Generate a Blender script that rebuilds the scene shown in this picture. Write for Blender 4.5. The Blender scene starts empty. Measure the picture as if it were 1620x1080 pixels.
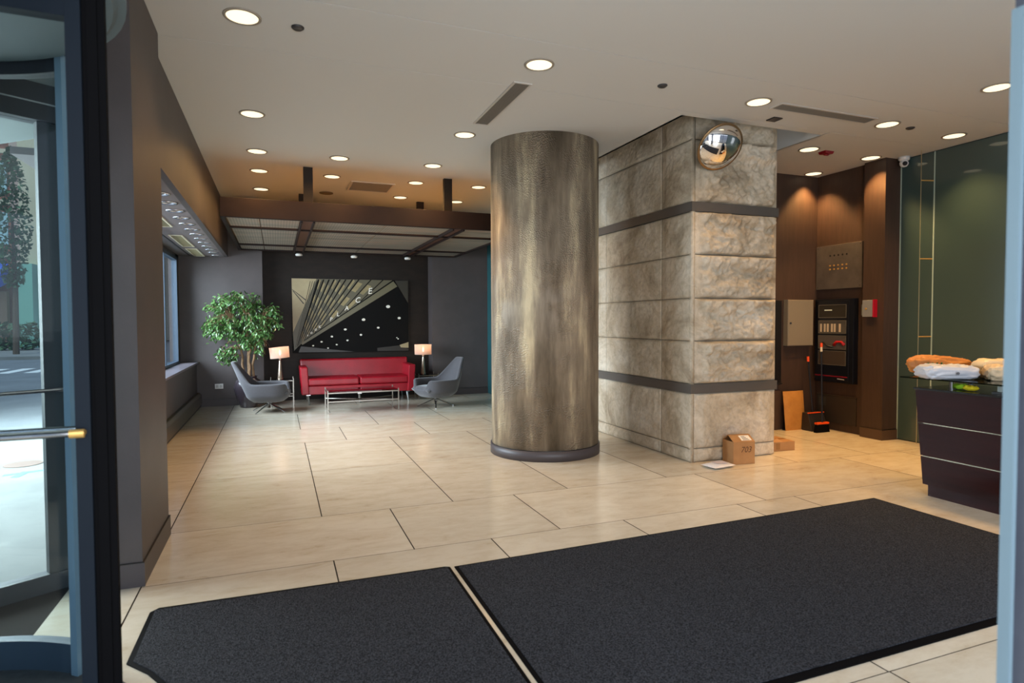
import bpy, math, random
from mathutils import Vector, Matrix, noise
random.seed(7)
PI = math.pi
scene = bpy.context.scene
COL = scene.collection

# ------------------------------------------------------------------ camera, world, sun, exposure
YAW, PITCH, ROLL, FPX, EYE = 0.368428, 0.0331448, -0.00373884, 962.614, 1.5
fw = Vector((math.sin(YAW) * math.cos(PITCH), math.cos(YAW) * math.cos(PITCH), -math.sin(PITCH)))
ri = Vector((math.cos(YAW), -math.sin(YAW), 0)); up = ri.cross(fw)
cr, sr = math.cos(ROLL), math.sin(ROLL)
ri, up = cr * ri + sr * up, -sr * ri + cr * up
cam_data = bpy.data.cameras.new('camera'); cam = bpy.data.objects.new('camera', cam_data); COL.objects.link(cam)
cam.matrix_world = Matrix(((ri.x, up.x, -fw.x, 0), (ri.y, up.y, -fw.y, 0), (ri.z, up.z, -fw.z, EYE), (0, 0, 0, 1)))
cam_data.sensor_width = 36; cam_data.lens = FPX / 1620 * 36; cam_data.clip_start = 0.05; cam_data.clip_end = 400
cam_data.dof.use_dof = True; cam_data.dof.focus_distance = 8.5; cam_data.dof.aperture_fstop = 2.8
scene.camera = cam
scene.view_settings.view_transform = 'Standard'; scene.view_settings.look = 'None'
scene.view_settings.exposure = -0.12; scene.view_settings.gamma = 1; scene.view_settings.use_curve_mapping = False
try:
    scene.cycles.use_denoising = True; scene.cycles.max_bounces = 10; scene.cycles.diffuse_bounces = 5
    scene.cycles.glossy_bounces = 5; scene.cycles.transparent_max_bounces = 16
    scene.cycles.sample_clamp_indirect = 6
    scene.cycles.caustics_reflective = False; scene.cycles.caustics_refractive = False
except Exception: pass
world = bpy.data.worlds.new('world'); scene.world = world; world.use_nodes = True
wn, wl = world.node_tree.nodes, world.node_tree.links
bg = wn['Background']
tcw = wn.new('ShaderNodeTexCoord'); sepw = wn.new('ShaderNodeSeparateXYZ'); rmp = wn.new('ShaderNodeValToRGB')
wl.new(tcw.outputs['Generated'], sepw.inputs[0]); wl.new(sepw.outputs['Z'], rmp.inputs[0]); wl.new(rmp.outputs[0], bg.inputs[0])
e = rmp.color_ramp.elements; e[0].position = 0.0; e[0].color = (0.80, 0.88, 1.0, 1); e[1].position = 0.6; e[1].color = (0.34, 0.50, 0.88, 1)
SKY = 1.1
bg.inputs[1].default_value = SKY
sun_d = bpy.data.lights.new('sun', 'SUN'); sun_d.energy = 2.2; sun_d.angle = 0.01; sun_d.color = (1, .95, .86)
sun = bpy.data.objects.new('sun', sun_d); COL.objects.link(sun)
sun.rotation_euler = Vector((-0.22, -0.45, 1.0)).to_track_quat('Z', 'Y').to_euler()
SPOT_W = 58.0
WARM = (1.0, 0.56, 0.20)
def area(name, loc, direction, sx, sy, power, color, portal=False):
    d = bpy.data.lights.new(name, 'AREA'); d.shape = 'RECTANGLE'; d.size = sx; d.size_y = sy; d.energy = power; d.color = color
    if portal: d.cycles.is_portal = True
    o = bpy.data.objects.new(name, d); COL.objects.link(o); o.location = loc
    o.rotation_euler = Vector(direction).to_track_quat('-Z', 'Y').to_euler()
    return o
# daylight coming in through the glazed street front behind the viewer and through the bay window
DAY = (0.88, 0.93, 1.0)
area('front_daylight', (1.15, -1.40, 1.6), (0, 1, 0), 5.2, 2.7, 340, DAY)
area('bay_daylight', (-4.6, 8.4, 3.0), (1, 0.05, -0.28), 8.0, 4.2, 3000, (.95, .96, 1.0))
area('well_fill', (4.75, 6.3, 4.08), (0.9, -.1, -0.3), 2.4, 0.12, 14, DAY)  # lamp added inside the capped ceiling well to brighten its side

# ------------------------------------------------------------------ helpers
def lin(c):
    r = []
    for v in c[:3]:
        v = v / 255.0
        r.append(v / 12.92 if v <= 0.04045 else ((v + 0.055) / 1.055) ** 2.4)
    return (r[0], r[1], r[2], 1)
MATS = {}
def mat(name, col, rough=0.6, metal=0.0, spec=0.5, noise_=None, col2=None, bump=None, coat=0.0, stretch=(1, 1, 1), trans=0, sheen=0):
    if name in MATS: return MATS[name]
    m = bpy.data.materials.new(name); m.use_nodes = True; MATS[name] = m
    n, l = m.node_tree.nodes, m.node_tree.links; b = n['Principled BSDF']
    c = lin(col); b.inputs['Base Color'].default_value = c
    b.inputs['Roughness'].default_value = rough; b.inputs['Metallic'].default_value = metal
    b.inputs['Specular IOR Level'].default_value = spec
    if coat: b.inputs['Coat Weight'].default_value = coat; b.inputs['Coat Roughness'].default_value = 0.15
    if trans: b.inputs['Transmission Weight'].default_value = trans
    if sheen: b.inputs['Sheen Weight'].default_value = sheen; b.inputs['Sheen Roughness'].default_value = 0.5
    if noise_ or bump:
        tc = n.new('ShaderNodeTexCoord'); mp = n.new('ShaderNodeMapping'); l.new(tc.outputs['Object'], mp.inputs[0])
        mp.inputs['Scale'].default_value = stretch
    if noise_:
        nz = n.new('ShaderNodeTexNoise'); nz.inputs['Scale'].default_value = noise_; nz.inputs['Detail'].default_value = 6
        nz.inputs['Roughness'].default_value = 0.6
        l.new(mp.outputs[0], nz.inputs['Vector'])
        rp = n.new('ShaderNodeValToRGB'); rp.color_ramp.elements[0].position = 0.35; rp.color_ramp.elements[1].position = 0.68
        rp.color_ramp.elements[0].color = lin(col2 or col); rp.color_ramp.elements[1].color = c
        l.new(nz.outputs['Fac'], rp.inputs[0]); l.new(rp.outputs[0], b.inputs['Base Color'])
    if bump:
        bz = n.new('ShaderNodeTexNoise'); bz.inputs['Scale'].default_value = bump[0]; bz.inputs['Detail'].default_value = 4
        l.new(mp.outputs[0], bz.inputs['Vector'])
        bp = n.new('ShaderNodeBump'); bp.inputs['Strength'].default_value = bump[1]; bp.inputs['Distance'].default_value = bump[2] if len(bump) > 2 else 0.01
        l.new(bz.outputs['Fac'], bp.inputs['Height']); l.new(bp.outputs[0], b.inputs['Normal'])
    return m
def emit(name, col, strength):
    if name in MATS: return MATS[name]
    m = bpy.data.materials.new(name); m.use_nodes = True; MATS[name] = m
    b = m.node_tree.nodes['Principled BSDF']; b.inputs['Base Color'].default_value = (.8, .8, .8, 1)
    b.inputs['Emission Color'].default_value = (*col, 1); b.inputs['Emission Strength'].default_value = strength
    return m
def glass(name, tint, rough=0.0, ior=1.5, extra=0.0):
    if name in MATS: return MATS[name]
    m = bpy.data.materials.new(name); m.use_nodes = True; MATS[name] = m
    n, l = m.node_tree.nodes, m.node_tree.links; n.remove(n['Principled BSDF'])
    out = [x for x in n if x.type == 'OUTPUT_MATERIAL'][0]
    t = n.new('ShaderNodeBsdfTransparent'); t.inputs[0].default_value = (*tint, 1)
    g = n.new('ShaderNodeBsdfGlossy'); g.inputs['Roughness'].default_value = rough
    f = n.new('ShaderNodeFresnel'); ge = n.new('ShaderNodeNewGeometry'); mr = n.new('ShaderNodeMapRange'); mr.inputs[3].default_value = ior; mr.inputs[4].default_value = 1 / ior
    l.new(ge.outputs['Backfacing'], mr.inputs[0]); l.new(mr.outputs[0], f.inputs[0])
    a = n.new('ShaderNodeMath'); a.operation = 'ADD'; a.use_clamp = True; a.inputs[1].default_value = extra
    l.new(f.outputs[0], a.inputs[0])
    mx = n.new('ShaderNodeMixShader'); l.new(a.outputs[0], mx.inputs[0]); l.new(t.outputs[0], mx.inputs[1]); l.new(g.outputs[0], mx.inputs[2])
    l.new(mx.outputs[0], out.inputs[0])
    return m

class G:
    def __init__(s): s.v = []; s.f = []; s.mi = []; s.cur = 0
    def add(s, vs, fs, M=None):
        o = len(s.v)
        for p in vs:
            p = Vector(p)
            if M is not None: p = M @ p
            s.v.append(tuple(p))
        for f in fs: s.f.append(tuple(i + o for i in f)); s.mi.append(s.cur)
        return s
    def box(s, x0, x1, y0, y1, z0, z1, M=None):
        vs = [(x0, y0, z0), (x1, y0, z0), (x1, y1, z0), (x0, y1, z0), (x0, y0, z1), (x1, y0, z1), (x1, y1, z1), (x0, y1, z1)]
        return s.add(vs, [(3, 2, 1, 0), (4, 5, 6, 7), (0, 1, 5, 4), (1, 2, 6, 5), (2, 3, 7, 6), (3, 0, 4, 7)], M)
    def hexa(s, vs, M=None):
        return s.add(vs, [(3, 2, 1, 0), (4, 5, 6, 7), (0, 1, 5, 4), (1, 2, 6, 5), (2, 3, 7, 6), (3, 0, 4, 7)], M)
    def prism(s, poly, z0, z1, M=None):
        n = len(poly); vs = [(x, y, z0) for x, y in poly] + [(x, y, z1) for x, y in poly]
        return s.add(vs, [tuple(range(n - 1, -1, -1)), tuple(range(n, 2 * n))] + [(i, (i + 1) % n, n + (i + 1) % n, n + i) for i in range(n)], M)
    def tube(s, pts, r, n=10, cap=True, M=None):
        pts = [Vector(p) for p in pts]; rs = r if isinstance(r, (list, tuple)) else [r] * len(pts)
        vs = []; fs = []; ref = None
        for i, p in enumerate(pts):
            d = (pts[min(i + 1, len(pts) - 1)] - pts[max(i - 1, 0)]).normalized()
            if ref is None: ref = Vector((0, 0, 1)) if abs(d.z) < .9 else Vector((1, 0, 0))
            a = d.cross(ref).normalized(); b = d.cross(a).normalized(); ref = -b if False else ref
            for k in range(n):
                t = 2 * PI * k / n; vs.append(p + (a * math.cos(t) + b * math.sin(t)) * rs[i])
        for i in range(len(pts) - 1):
            for k in range(n): fs.append((i * n + k, i * n + (k + 1) % n, (i + 1) * n + (k + 1) % n, (i + 1) * n + k))
        if cap: fs.append(tuple(range(n - 1, -1, -1))); fs.append(tuple(range((len(pts) - 1) * n, len(pts) * n)))
        return s.add(vs, fs, M)
    def lathe(s, prof, n=32, M=None, cx=0, cy=0, a0=0, a1=2 * PI):
        full = abs(a1 - a0 - 2 * PI) < 1e-6; m = n if full else n + 1
        vs = []; fs = []
        for r, z in prof:
            for k in range(m):
                t = a0 + (a1 - a0) * k / n; vs.append((cx + r * math.cos(t), cy + r * math.sin(t), z))
        for i in range(len(prof) - 1):
            for k in range(n):
                k2 = (k + 1) % m; fs.append((i * m + k, i * m + k2, (i + 1) * m + k2, (i + 1) * m + k))
        if full:
            if prof[0][0] > 1e-5: fs.append(tuple(range(m - 1, -1, -1)))
            if prof[-1][0] > 1e-5: fs.append(tuple(range((len(prof) - 1) * m, len(prof) * m)))
        return s.add(vs, fs, M)
    def arcwall(s, cx, cy, r0, r1, z0, z1, a0, a1, n=24):
        for k in range(n):
            t0 = a0 + (a1 - a0) * k / n; t1 = a0 + (a1 - a0) * (k + 1) / n
            P = [(cx + r * math.cos(t), cy + r * math.sin(t)) for r, t in ((r0, t0), (r1, t0), (r1, t1), (r0, t1))]
            s.prism(P, z0, z1)
        return s
    def make(s, name, m, parent=None, smooth=False, bevel=0, subs=0, loc=None, rot=None):
        me = bpy.data.meshes.new(name); me.from_pydata(s.v, [], s.f); me.validate()
        ms = m if isinstance(m, (list, tuple)) else [m]
        for q in ms: me.materials.append(q)
        if len(ms) > 1 and len(me.polygons) == len(s.mi):
            for p, i in zip(me.polygons, s.mi): p.material_index = i
        me.update()
        o = bpy.data.objects.new(name, me); COL.objects.link(o)
        if parent is not None: o.parent = parent
        if loc: o.location = loc
        if rot: o.rotation_euler = rot
        if smooth:
            me.shade_smooth()
        if bevel:
            b = o.modifiers.new('b', 'BEVEL'); b.width = bevel; b.segments = 2; b.limit_method = 'ANGLE'; b.angle_limit = 0.7
        if subs:
            b = o.modifiers.new('s', 'SUBSURF'); b.levels = subs; b.render_levels = subs
        return o
def tag(o, label=None, cat=None, group=None, kind=None):
    if label: o['label'] = label
    if cat: o['category'] = cat
    if group: o['group'] = group
    if kind: o['kind'] = kind
    return o
def thing(name, label, cat, loc=(0, 0, 0), rz=0, group=None, kind=None):
    o = bpy.data.objects.new(name, None); COL.objects.link(o); o.location = loc; o.rotation_euler = (0, 0, rz)
    o.empty_display_size = 0.1
    return tag(o, label, cat, group, kind)
def struct(o, label=None): return tag(o, label, None, None, 'structure')
def copy_tree(o, parent=None):
    c = o.copy(); COL.objects.link(c)
    if parent is not None: c.parent = parent
    for ch in list(o.children): copy_tree(ch, c)
    return c
def text_part(txt, size, m, parent, M, name='lettering', depth=0.0, shear=0.0, bold=0.0):
    cu = bpy.data.curves.new('t', 'FONT'); cu.body = txt; cu.size = size; cu.extrude = depth; cu.align_x = 'CENTER'; cu.align_y = 'CENTER'
    cu.shear = shear; cu.offset = bold
    to = bpy.data.objects.new('t', cu); COL.objects.link(to)
    dg = bpy.context.evaluated_depsgraph_get(); me = bpy.data.meshes.new_from_object(to.evaluated_get(dg))
    bpy.data.objects.remove(to)
    me.transform(M); me.materials.clear(); me.materials.append(m)
    o = bpy.data.objects.new(name, me); COL.objects.link(o)
    if parent is not None: o.parent = parent
    return o

# ------------------------------------------------------------------ materials
wallp = mat('dark_taupe_wall', (80, 72, 71), .5, noise_=3, col2=(73, 66, 65), bump=(60, .05))
recessm = mat('espresso_wall', (36, 27, 20), .55, spec=.3, noise_=4, col2=(25, 18, 13), stretch=(1, 1, 2.5))
alcovem = mat('brown_wallcovering', (70, 52, 42), .55, noise_=30, col2=(61, 45, 36), stretch=(1, 1, .1), bump=(120, .08))
ceilm = mat('ceiling_paint', (200, 199, 194), .8)
dark = mat('black_plastic', (18, 18, 20), .4)
chrome = mat('chrome', (176, 176, 176), .16, 1.0)
steel = mat('brushed_steel', (128, 122, 114), .38, .6, noise_=2, col2=(112, 106, 99), stretch=(1, 3, 3))
brass = mat('brass', (226, 182, 104), .35, .55)
frame_blue = mat('slate_blue_frame', (50, 64, 78), .45, .1)
frame_dk = mat('charcoal_frame', (38, 41, 46), .45)
rubber = mat('black_rubber', (7, 7, 9), .8, spec=.08)
basem = mat('grey_baseboard', (70, 64, 66), .45)
stone_dark = mat('joint', (42, 35, 30), .9, spec=.1)

def floor_material():
    m = bpy.data.materials.new('polished_limestone'); m.use_nodes = True
    n, l = m.node_tree.nodes, m.node_tree.links; b = n['Principled BSDF']
    tc = n.new('ShaderNodeTexCoord'); mp = n.new('ShaderNodeMapping'); l.new(tc.outputs['Object'], mp.inputs[0]); mp.inputs['Scale'].default_value = (1, 2.2, 1)
    at = n.new('ShaderNodeAttribute'); at.attribute_name = 'tone'
    va = n.new('ShaderNodeVectorMath'); va.operation = 'ADD'; l.new(mp.outputs[0], va.inputs[0])
    sc = n.new('ShaderNodeVectorMath'); sc.operation = 'SCALE'; sc.inputs['Scale'].default_value = 13; l.new(at.outputs['Color'], sc.inputs[0]); l.new(sc.outputs[0], va.inputs[1])
    nz = n.new('ShaderNodeTexNoise'); nz.inputs['Scale'].default_value = 3.0; nz.inputs['Detail'].default_value = 9; nz.inputs['Roughness'].default_value = .72; nz.inputs['Distortion'].default_value = .3
    l.new(va.outputs[0], nz.inputs['Vector'])
    rp = n.new('ShaderNodeValToRGB'); l.new(nz.outputs['Fac'], rp.inputs[0])
    el = rp.color_ramp.elements; el[0].position = .28; el[0].color = lin((190, 172, 144)); el[1].position = .60; el[1].color = lin((222, 212, 192))
    e2 = el.new(.40); e2.color = lin((211, 198, 175))
    hs = n.new('ShaderNodeHueSaturation'); l.new(rp.outputs[0], hs.inputs['Color'])
    mr = n.new('ShaderNodeMapRange'); mr.inputs[3].default_value = .9; mr.inputs[4].default_value = 1.06; l.new(at.outputs['Fac'], mr.inputs[0]); l.new(mr.outputs[0], hs.inputs['Value'])
    l.new(hs.outputs[0], b.inputs['Base Color'])
    b.inputs['Roughness'].default_value = .16; b.inputs['Specular IOR Level'].default_value = .55
    n2 = n.new('ShaderNodeTexNoise'); n2.inputs['Scale'].default_value = 14; n2.inputs['Detail'].default_value = 3; l.new(tc.outputs['Object'], n2.inputs['Vector'])
    r2 = n.new('ShaderNodeMapRange'); r2.inputs[3].default_value = .10; r2.inputs[4].default_value = .24; l.new(n2.outputs['Fac'], r2.inputs[0]); l.new(r2.outputs[0], b.inputs['Roughness'])
    return m

# ------------------------------------------------------------------ floor
CZ = 3.49
def build_floor():
    rows = [(-1.5, 0.35), (0.35, 1.80), (1.80, 3.935), (3.935, 4.87), (4.87, 6.395), (6.395, 7.955), (7.955, 8.97), (8.97, 10.45), (10.45, 11.4), (11.4, 12.5)]
    cols = {0: [.3, 1.88, 3.4, 5.1], 1: [.82, 2.417, 3.8, 5.6], 2: [.310, 1.358, 2.412, 3.485, 4.09, 5.7, 6.6], 3: [.824, 1.887, 3.79, 5.70, 6.6],
            4: [.30, 1.348, 2.41, 3.464, 5.117, 6.175], 5: [.30, 1.348, 2.40, 3.46, 5.117, 6.175], 6: [.808, 1.888, 2.96, 4.0, 5.1], 7: [.285, 1.367, 2.436, 3.47, 5.1],
            8: [.80, 1.9, 2.96, 4.0], 9: [.27, 1.35, 2.43, 3.5]}
    g = G(); tones = []; gap = .004; gy = .0024
    def tile(x0, x1, y0, y1):
        g.add([(x0 + gap, y0 + gy, 0), (x1 - gap, y0 + gy, 0), (x1 - gap, y1 - gy, 0), (x0 + gap, y1 - gy, 0)], [(0, 1, 2, 3)]); tones.append(random.random())
    for i, (y0, y1) in enumerate(rows):
        xs = [-.742] + cols[i] + [8.2]
        for a, b in zip(xs[:-1], xs[1:]): tile(a, b, y0, y1)
    ys = [-1.5, 0.1, 1.4, 2.4, 3.4, 4.35, 5.47, 6.45, 7.25, 8.05, 8.97, 9.9, 11.0, 12.5]
    for a, b in zip(ys[:-1], ys[1:]): tile(-2.45 if b < 3.5 else (-1.6 if b > 5.5 else (-.95 if b > 4.4 else -1.12)), -.742, a, b)
    g.cur = 1; g.add([(-2.45, -1.5, -.004), (8.2, -1.5, -.004), (8.2, 12.5, -.004), (-1.7, 12.5, -.004), (-1.6, 6.3, -.004), (-1.3, 5.5, -.004), (-.9, 4.9, -.004), (-1.02, 4.2, -.004), (-1.95, 3.62, -.004), (-2.45, 3.5, -.004)], [(0, 1, 2, 3, 4, 5, 6, 7, 8, 9)])
    tones.append(.5)
    o = g.make('floor', [floor_material(), stone_dark]); ca = o.data.attributes.new('tone', 'FLOAT_COLOR', 'FACE')
    for i, t in enumerate(tones):
        if i < len(ca.data): ca.data[i].color = (t, t, t, 1)
    struct(o)
build_floor()

# ------------------------------------------------------------------ ceiling (panels with joints, an opening round the stone pillar)
g = G(); gp = .003
HX0, HX1, HY0, HY1 = 3.716, 5.49, 4.97, 9.6
def cpan(x0, x1, y0, y1): g.box(x0 + gp, x1 - gp, y0 + gp, y1 - gp, CZ, CZ + .03)
XR = 7.30
for y0, y1 in ((-1.5, .6), (.6, 2.3), (2.3, 4.03), (4.03, 4.87)): cpan(-.86 if y0 > 3 else -2.4, XR, y0, y1)
cpan(-.86, HX0 + gp, 4.87, 12.5); g.box(HX0, HX1, 4.873, HY0, CZ, CZ + .03); cpan(HX1 + .012, XR + .1, 4.87, 6.7); g.box(HX0, HX1 + .1, HY1, 12.5, CZ, CZ + .03)
g.box(HX1 - .003, 6.0, 6.7, 12.5, CZ, CZ + .03)
g.cur = 1; g.box(-2.4, 9, -1.5, 4.9, CZ + .031, CZ + .05); g.box(-.86, 3.70, 4.9, 12.5, CZ + .031, CZ + .05); g.box(5.51, 9, 4.9, 8, CZ + .031, CZ + .05)
struct(g.make('ceiling', [ceilm, stone_dark]))
g = G(); g.box(HX1, HX1 + .03, HY0, HY1, CZ, 4.2); g.box(HX0 - .03, HX0, HY0, HY1, CZ, 4.2); g.box(HX0, HX1, HY0 - .03, HY0, CZ + .031, 4.2); g.box(HX0, HX1, HY1, HY1 + .03, CZ + .031, 4.2); g.box(HX0 - .1, HX1 + .1, HY0 - .1, HY1 + .1, 4.2, 4.25)
struct(g.make('trim_1', ceilm))

# ------------------------------------------------------------------ left side: pilaster, soffit, window bay
g = G(); g.prism([(-1.02, 3.955), (-.735, 3.955), (-.735, 4.85), (-.80, 4.85), (-.80, 5.25), (-1.30, 5.5), (-1.57, 6.25), (-1.64, 6.25), (-1.44, 5.6)], 0, CZ)
struct(g.make('wall_left', wallp))
g = G(); g.box(-.80, -.725, 3.945, 4.862, 0, .135); g.prism([(-1.02, 3.943), (-.723, 3.943), (-.723, 3.96), (-1.02, 3.96)], 0, .135)
g2 = G(); g2.box(-1.0, -.7245, 3.9445, 4.860, .135, .140)
struct(g.make('baseboard_left', basem)); struct(g2.make('trim_2', dark))
g = G(); g.box(-.86, -.80, 5.2, 12.05, 2.67, CZ); struct(g.make('wall_soffit', wallp))
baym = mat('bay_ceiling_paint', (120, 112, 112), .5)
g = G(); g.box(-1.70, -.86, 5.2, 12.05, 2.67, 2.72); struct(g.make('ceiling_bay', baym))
g = G(); g.box(-1.415, -1.395, 6.3, 12.05, 2.662, 2.672); struct(g.make('trim_3', dark))
# low wall under the window with its deep sill, window wall
g = G(); g.box(-1.68, -1.34, 6.25, 12.05, 0, .80); g.box(-1.70, -1.59, 6.25, 6.6, .8, 2.7); g.box(-1.70, -1.59, 11.72, 12.05, .8, 2.7); g.box(-1.70, -1.59, 6.25, 12.05, 2.60, 2.72); g.box(-1.8, -1.59, 6.25, 12.05, 2.72, CZ + .6)
struct(g.make('wall_bay', wallp))
sillm = mat('sill_laminate', (104, 98, 104), .3)
g = G(); g.box(-1.60, -1.30, 6.3, 12.05, .775, .805); struct(g.make('trim_4', sillm))
w1 = thing('window_1', None, None, (-1.60, 9.15, .8), 0, kind='structure')
g = G()
for yy in (-2.55, -1.3, 0, 1.3, 2.52): g.box(-.04, .035, yy - .025, yy + .025, .02, 1.8)
g.box(-.04, .04, -2.55, 2.55, .0, .05); g.box(-.04, .04, -2.55, 2.55, 1.75, 1.80)
g.make('window_frame', frame_blue, w1)
g = G()
for y0, y1 in ((-2.5, -1.33), (-1.27, -.03), (.03, 1.27), (1.33, 2.49)): g.box(-.016, -.006, y0, y1, .05, 1.75)
g.make('window_pane', glass('bay_glass', (.86, .94, .98), .02, 1.3), w1)
# back wall, recessed dark panel
g = G(); g.box(-1.75, -.235, 12.05, 12.5, 0, CZ); g.box(2.93, 4.14, 12.05, 12.5, 0, CZ); g.box(-.235, 2.93, 12.05, 12.5, 2.95, CZ)
struct(g.make('wall_back', wallp))
g = G(); g.box(-.24, 2.935, 12.40, 12.48, 0, 3.0); struct(g.make('wall_recess', recessm))
g = G(); g.box(-1.30, -.235, 12.03, 12.052, 0, .125); g.box(2.93, 4.12, 12.03, 12.052, 0, .125)
g2 = G(); g2.box(-1.30, -.235, 12.040, 12.053, .125, .133); g2.box(2.93, 4.12, 12.040, 12.053, .125, .133)
struct(g.make('baseboard_back', mat('dark_base', (62, 54, 54), .45))); struct(g2.make('trim_5', dark))
g = G(); g.box(4.10, 4.20, 9.3, 12.04, 0, 3.2); struct(g.make('window_2', mat('teal_glass_edge', (38, 92, 98), .15, spec=.6)))
g = G(); g.box(4.14, 5.3, 12.05, 12.5, 0, CZ); g.box(5.2, 5.3, 7.5, 12.1, 0, CZ); struct(g.make('wall_corridor', wallp))

# heater
h = thing('baseboard_heater', 'long low bronze convector cover on floor under the bay window', 'heater', (-1.32, 9.2, 0))
hm = mat('bronze_heater', (96, 84, 60), .28, .7)
g = G(); g.box(-.02, .055, -2.85, 2.83, .045, .215); g.hexa([(-.02, -2.85, .215), (.055, -2.85, .215), (.055, 2.83, .215), (-.02, 2.83, .215), (-.02, -2.85, .255), (.02, -2.85, .255), (.02, 2.83, .255), (-.02, 2.83, .255)])
g.make('cover', hm, h, bevel=.004)
g = G(); g.box(.0, .035, -2.85, 2.83, .0, .05); g.make('kick_base', dark, h)
g = G()
for k in range(3): g.box(-.005 + k * .012, .001 + k * .012, -2.83, 2.8, .254 - k * .004, .259 - k * .004)
g.make('grille', mat('heater_grille', (60, 52, 36), .4, .6), h)

# ------------------------------------------------------------------ stone pillar: rock-faced courses
def stone_material():
    m = bpy.data.materials.new('rock_faced_limestone'); m.use_nodes = True
    n, l = m.node_tree.nodes, m.node_tree.links; b = n['Principled BSDF']
    tc = n.new('ShaderNodeTexCoord')
    n1 = n.new('ShaderNodeTexNoise'); n1.inputs['Scale'].default_value = 1.7; n1.inputs['Detail'].default_value = 9; n1.inputs['Roughness'].default_value = .65; n1.inputs['Distortion'].default_value = .8; l.new(tc.outputs['Object'], n1.inputs['Vector'])
    rp = n.new('ShaderNodeValToRGB'); l.new(n1.outputs['Fac'], rp.inputs[0]); el = rp.color_ramp.elements
    el[0].position = .28; el[0].color = lin((136, 120, 98)); el[1].position = .68; el[1].color = lin((216, 206, 188)); e2 = el.new(.46); e2.color = lin((184, 170, 147))
    n2 = n.new('ShaderNodeTexNoise'); n2.inputs['Scale'].default_value = 9; n2.inputs['Detail'].default_value = 8; n2.inputs['Distortion'].default_value = 2.5; l.new(tc.outputs['Object'], n2.inputs['Vector'])
    r2 = n.new('ShaderNodeValToRGB'); l.new(n2.outputs['Fac'], r2.inputs[0]); r2.color_ramp.elements[0].position = .36; r2.color_ramp.elements[0].color = (.55, .52, .48, 1); r2.color_ramp.elements[1].position = .56; r2.color_ramp.elements[1].color = (1, 1, 1, 1)
    mx = n.new('ShaderNodeMix'); mx.data_type = 'RGBA'; mx.blend_type = 'MULTIPLY'; mx.inputs[0].default_value = .35
    l.new(rp.outputs[0], mx.inputs[6]); l.new(r2.outputs[0], mx.inputs[7]); l.new(mx.outputs[2], b.inputs['Base Color'])
    n3 = n.new('ShaderNodeTexNoise'); n3.inputs['Scale'].default_value = 13; n3.inputs['Detail'].default_value = 10; n3.inputs['Distortion'].default_value = .5; l.new(tc.outputs['Object'], n3.inputs['Vector'])
    bp = n.new('ShaderNodeBump'); bp.inputs['Strength'].default_value = .7; bp.inputs['Distance'].default_value = .016; l.new(n3.outputs['Fac'], bp.inputs['Height']); l.new(bp.outputs[0], b.inputs['Normal'])
    b.inputs['Roughness'].default_value = .62
    return m
stonem = stone_material()
BX0, BX1, BY0, BY1 = 4.05, 5.19, 5.27, 9.3
COURSES = [(0, .144), (.144, .732), (.83, 1.285), (1.285, 1.736), (1.736, 2.194), (2.194, 2.641), (2.738, 3.386), (3.386, 3.95)]
def relief(a, z, w, hh, seed, amp, rough_):
    # a, z: position inside the stone; w, hh its size; broken rock face with an overhanging ragged upper edge
    e = min(a, w - a); ez = min(z, hh - z)
    m = min(1, max(0, e - .02) / .11) * min(1, ez / .03)
    m = m * m * (3 - 2 * m)
    t = z / hh
    lip = .74 + .26 * noise.noise(Vector((a * 3.4, seed * 5.1, 0))) + .12 * noise.noise(Vector((a * 11, seed * 2.1, 4))) + .05 * noise.noise(Vector((a * 31, seed * 2.1, 4)))
    over = 1.35 / (1 + math.exp(max(-40, min(40, -(t - lip) * 34)))) * rough_
    belly = .62 * math.exp(-((t - .34 - .18 * noise.noise(Vector((a * 2.1, seed * 3.3, 9)))) / .30) ** 2)
    big = noise.noise(Vector((a * 2.2 + seed * 7.3, z * 2.6, seed * 3.1)))
    q = Vector((a * 4.4 + z * 3.0 + seed, z * 7 - a * 2.6, seed * 1.7))
    rid = 1 - abs(noise.noise(q)) * 2.6 + .5 * (1 - abs(noise.noise(q * 2.7)) * 2.6)
    fine = noise.noise(Vector((a * 14 + z * 10, z * 19, seed))) * .22 + noise.noise(Vector((a * 34 + z * 24, z * 40, seed))) * .12
    return amp * m * max(0.03, .22 + over * .9 + belly + .42 * big + rid * .34 * rough_ + fine * (.5 + rough_))
pl_ = thing('stone_pillar', 'rectangular pillar of rock-faced limestone courses with two grey metal bands, right of the round column', 'pillar', (BX0, BY0, 0))
g = G(); st = .0125
def face_grid(axis, a0, a1, z0, z1, seed, amp, rough_, neg=-1, margin=0):
    w = a1 - a0; hh = z1 - z0; j = .004
    na = max(2, int(w / st)); nz_ = max(2, int(hh / st)); vs = []
    for i in range(nz_ + 1):
        for k in range(na + 1):
            a = w * k / na; z = hh * i / nz_
            edge = (k in (0, na)) or (i in (0, nz_))
            if edge: d = -.010
            elif margin and a < margin: d = .25 * relief(a, z, w, hh, seed, amp, rough_)
            else: d = relief(a - margin * .0, z, w, hh, seed, amp, rough_)
            aa = a0 + min(max(a, j), w - j) if edge else a0 + a; zz = z0 + min(max(z, j), hh - j) if edge else z0 + z
            vs.append((aa, -d, zz) if axis == 'x' else (-d, aa, zz))
    fs = []
    for i in range(nz_):
        for k in range(na):
            q = (i * (na + 1) + k, i * (na + 1) + k + 1, (i + 1) * (na + 1) + k + 1, (i + 1) * (na + 1) + k)
            fs.append(q if axis == 'x' else q[::-1])
    g.add(vs, fs)
sd = 1
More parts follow.
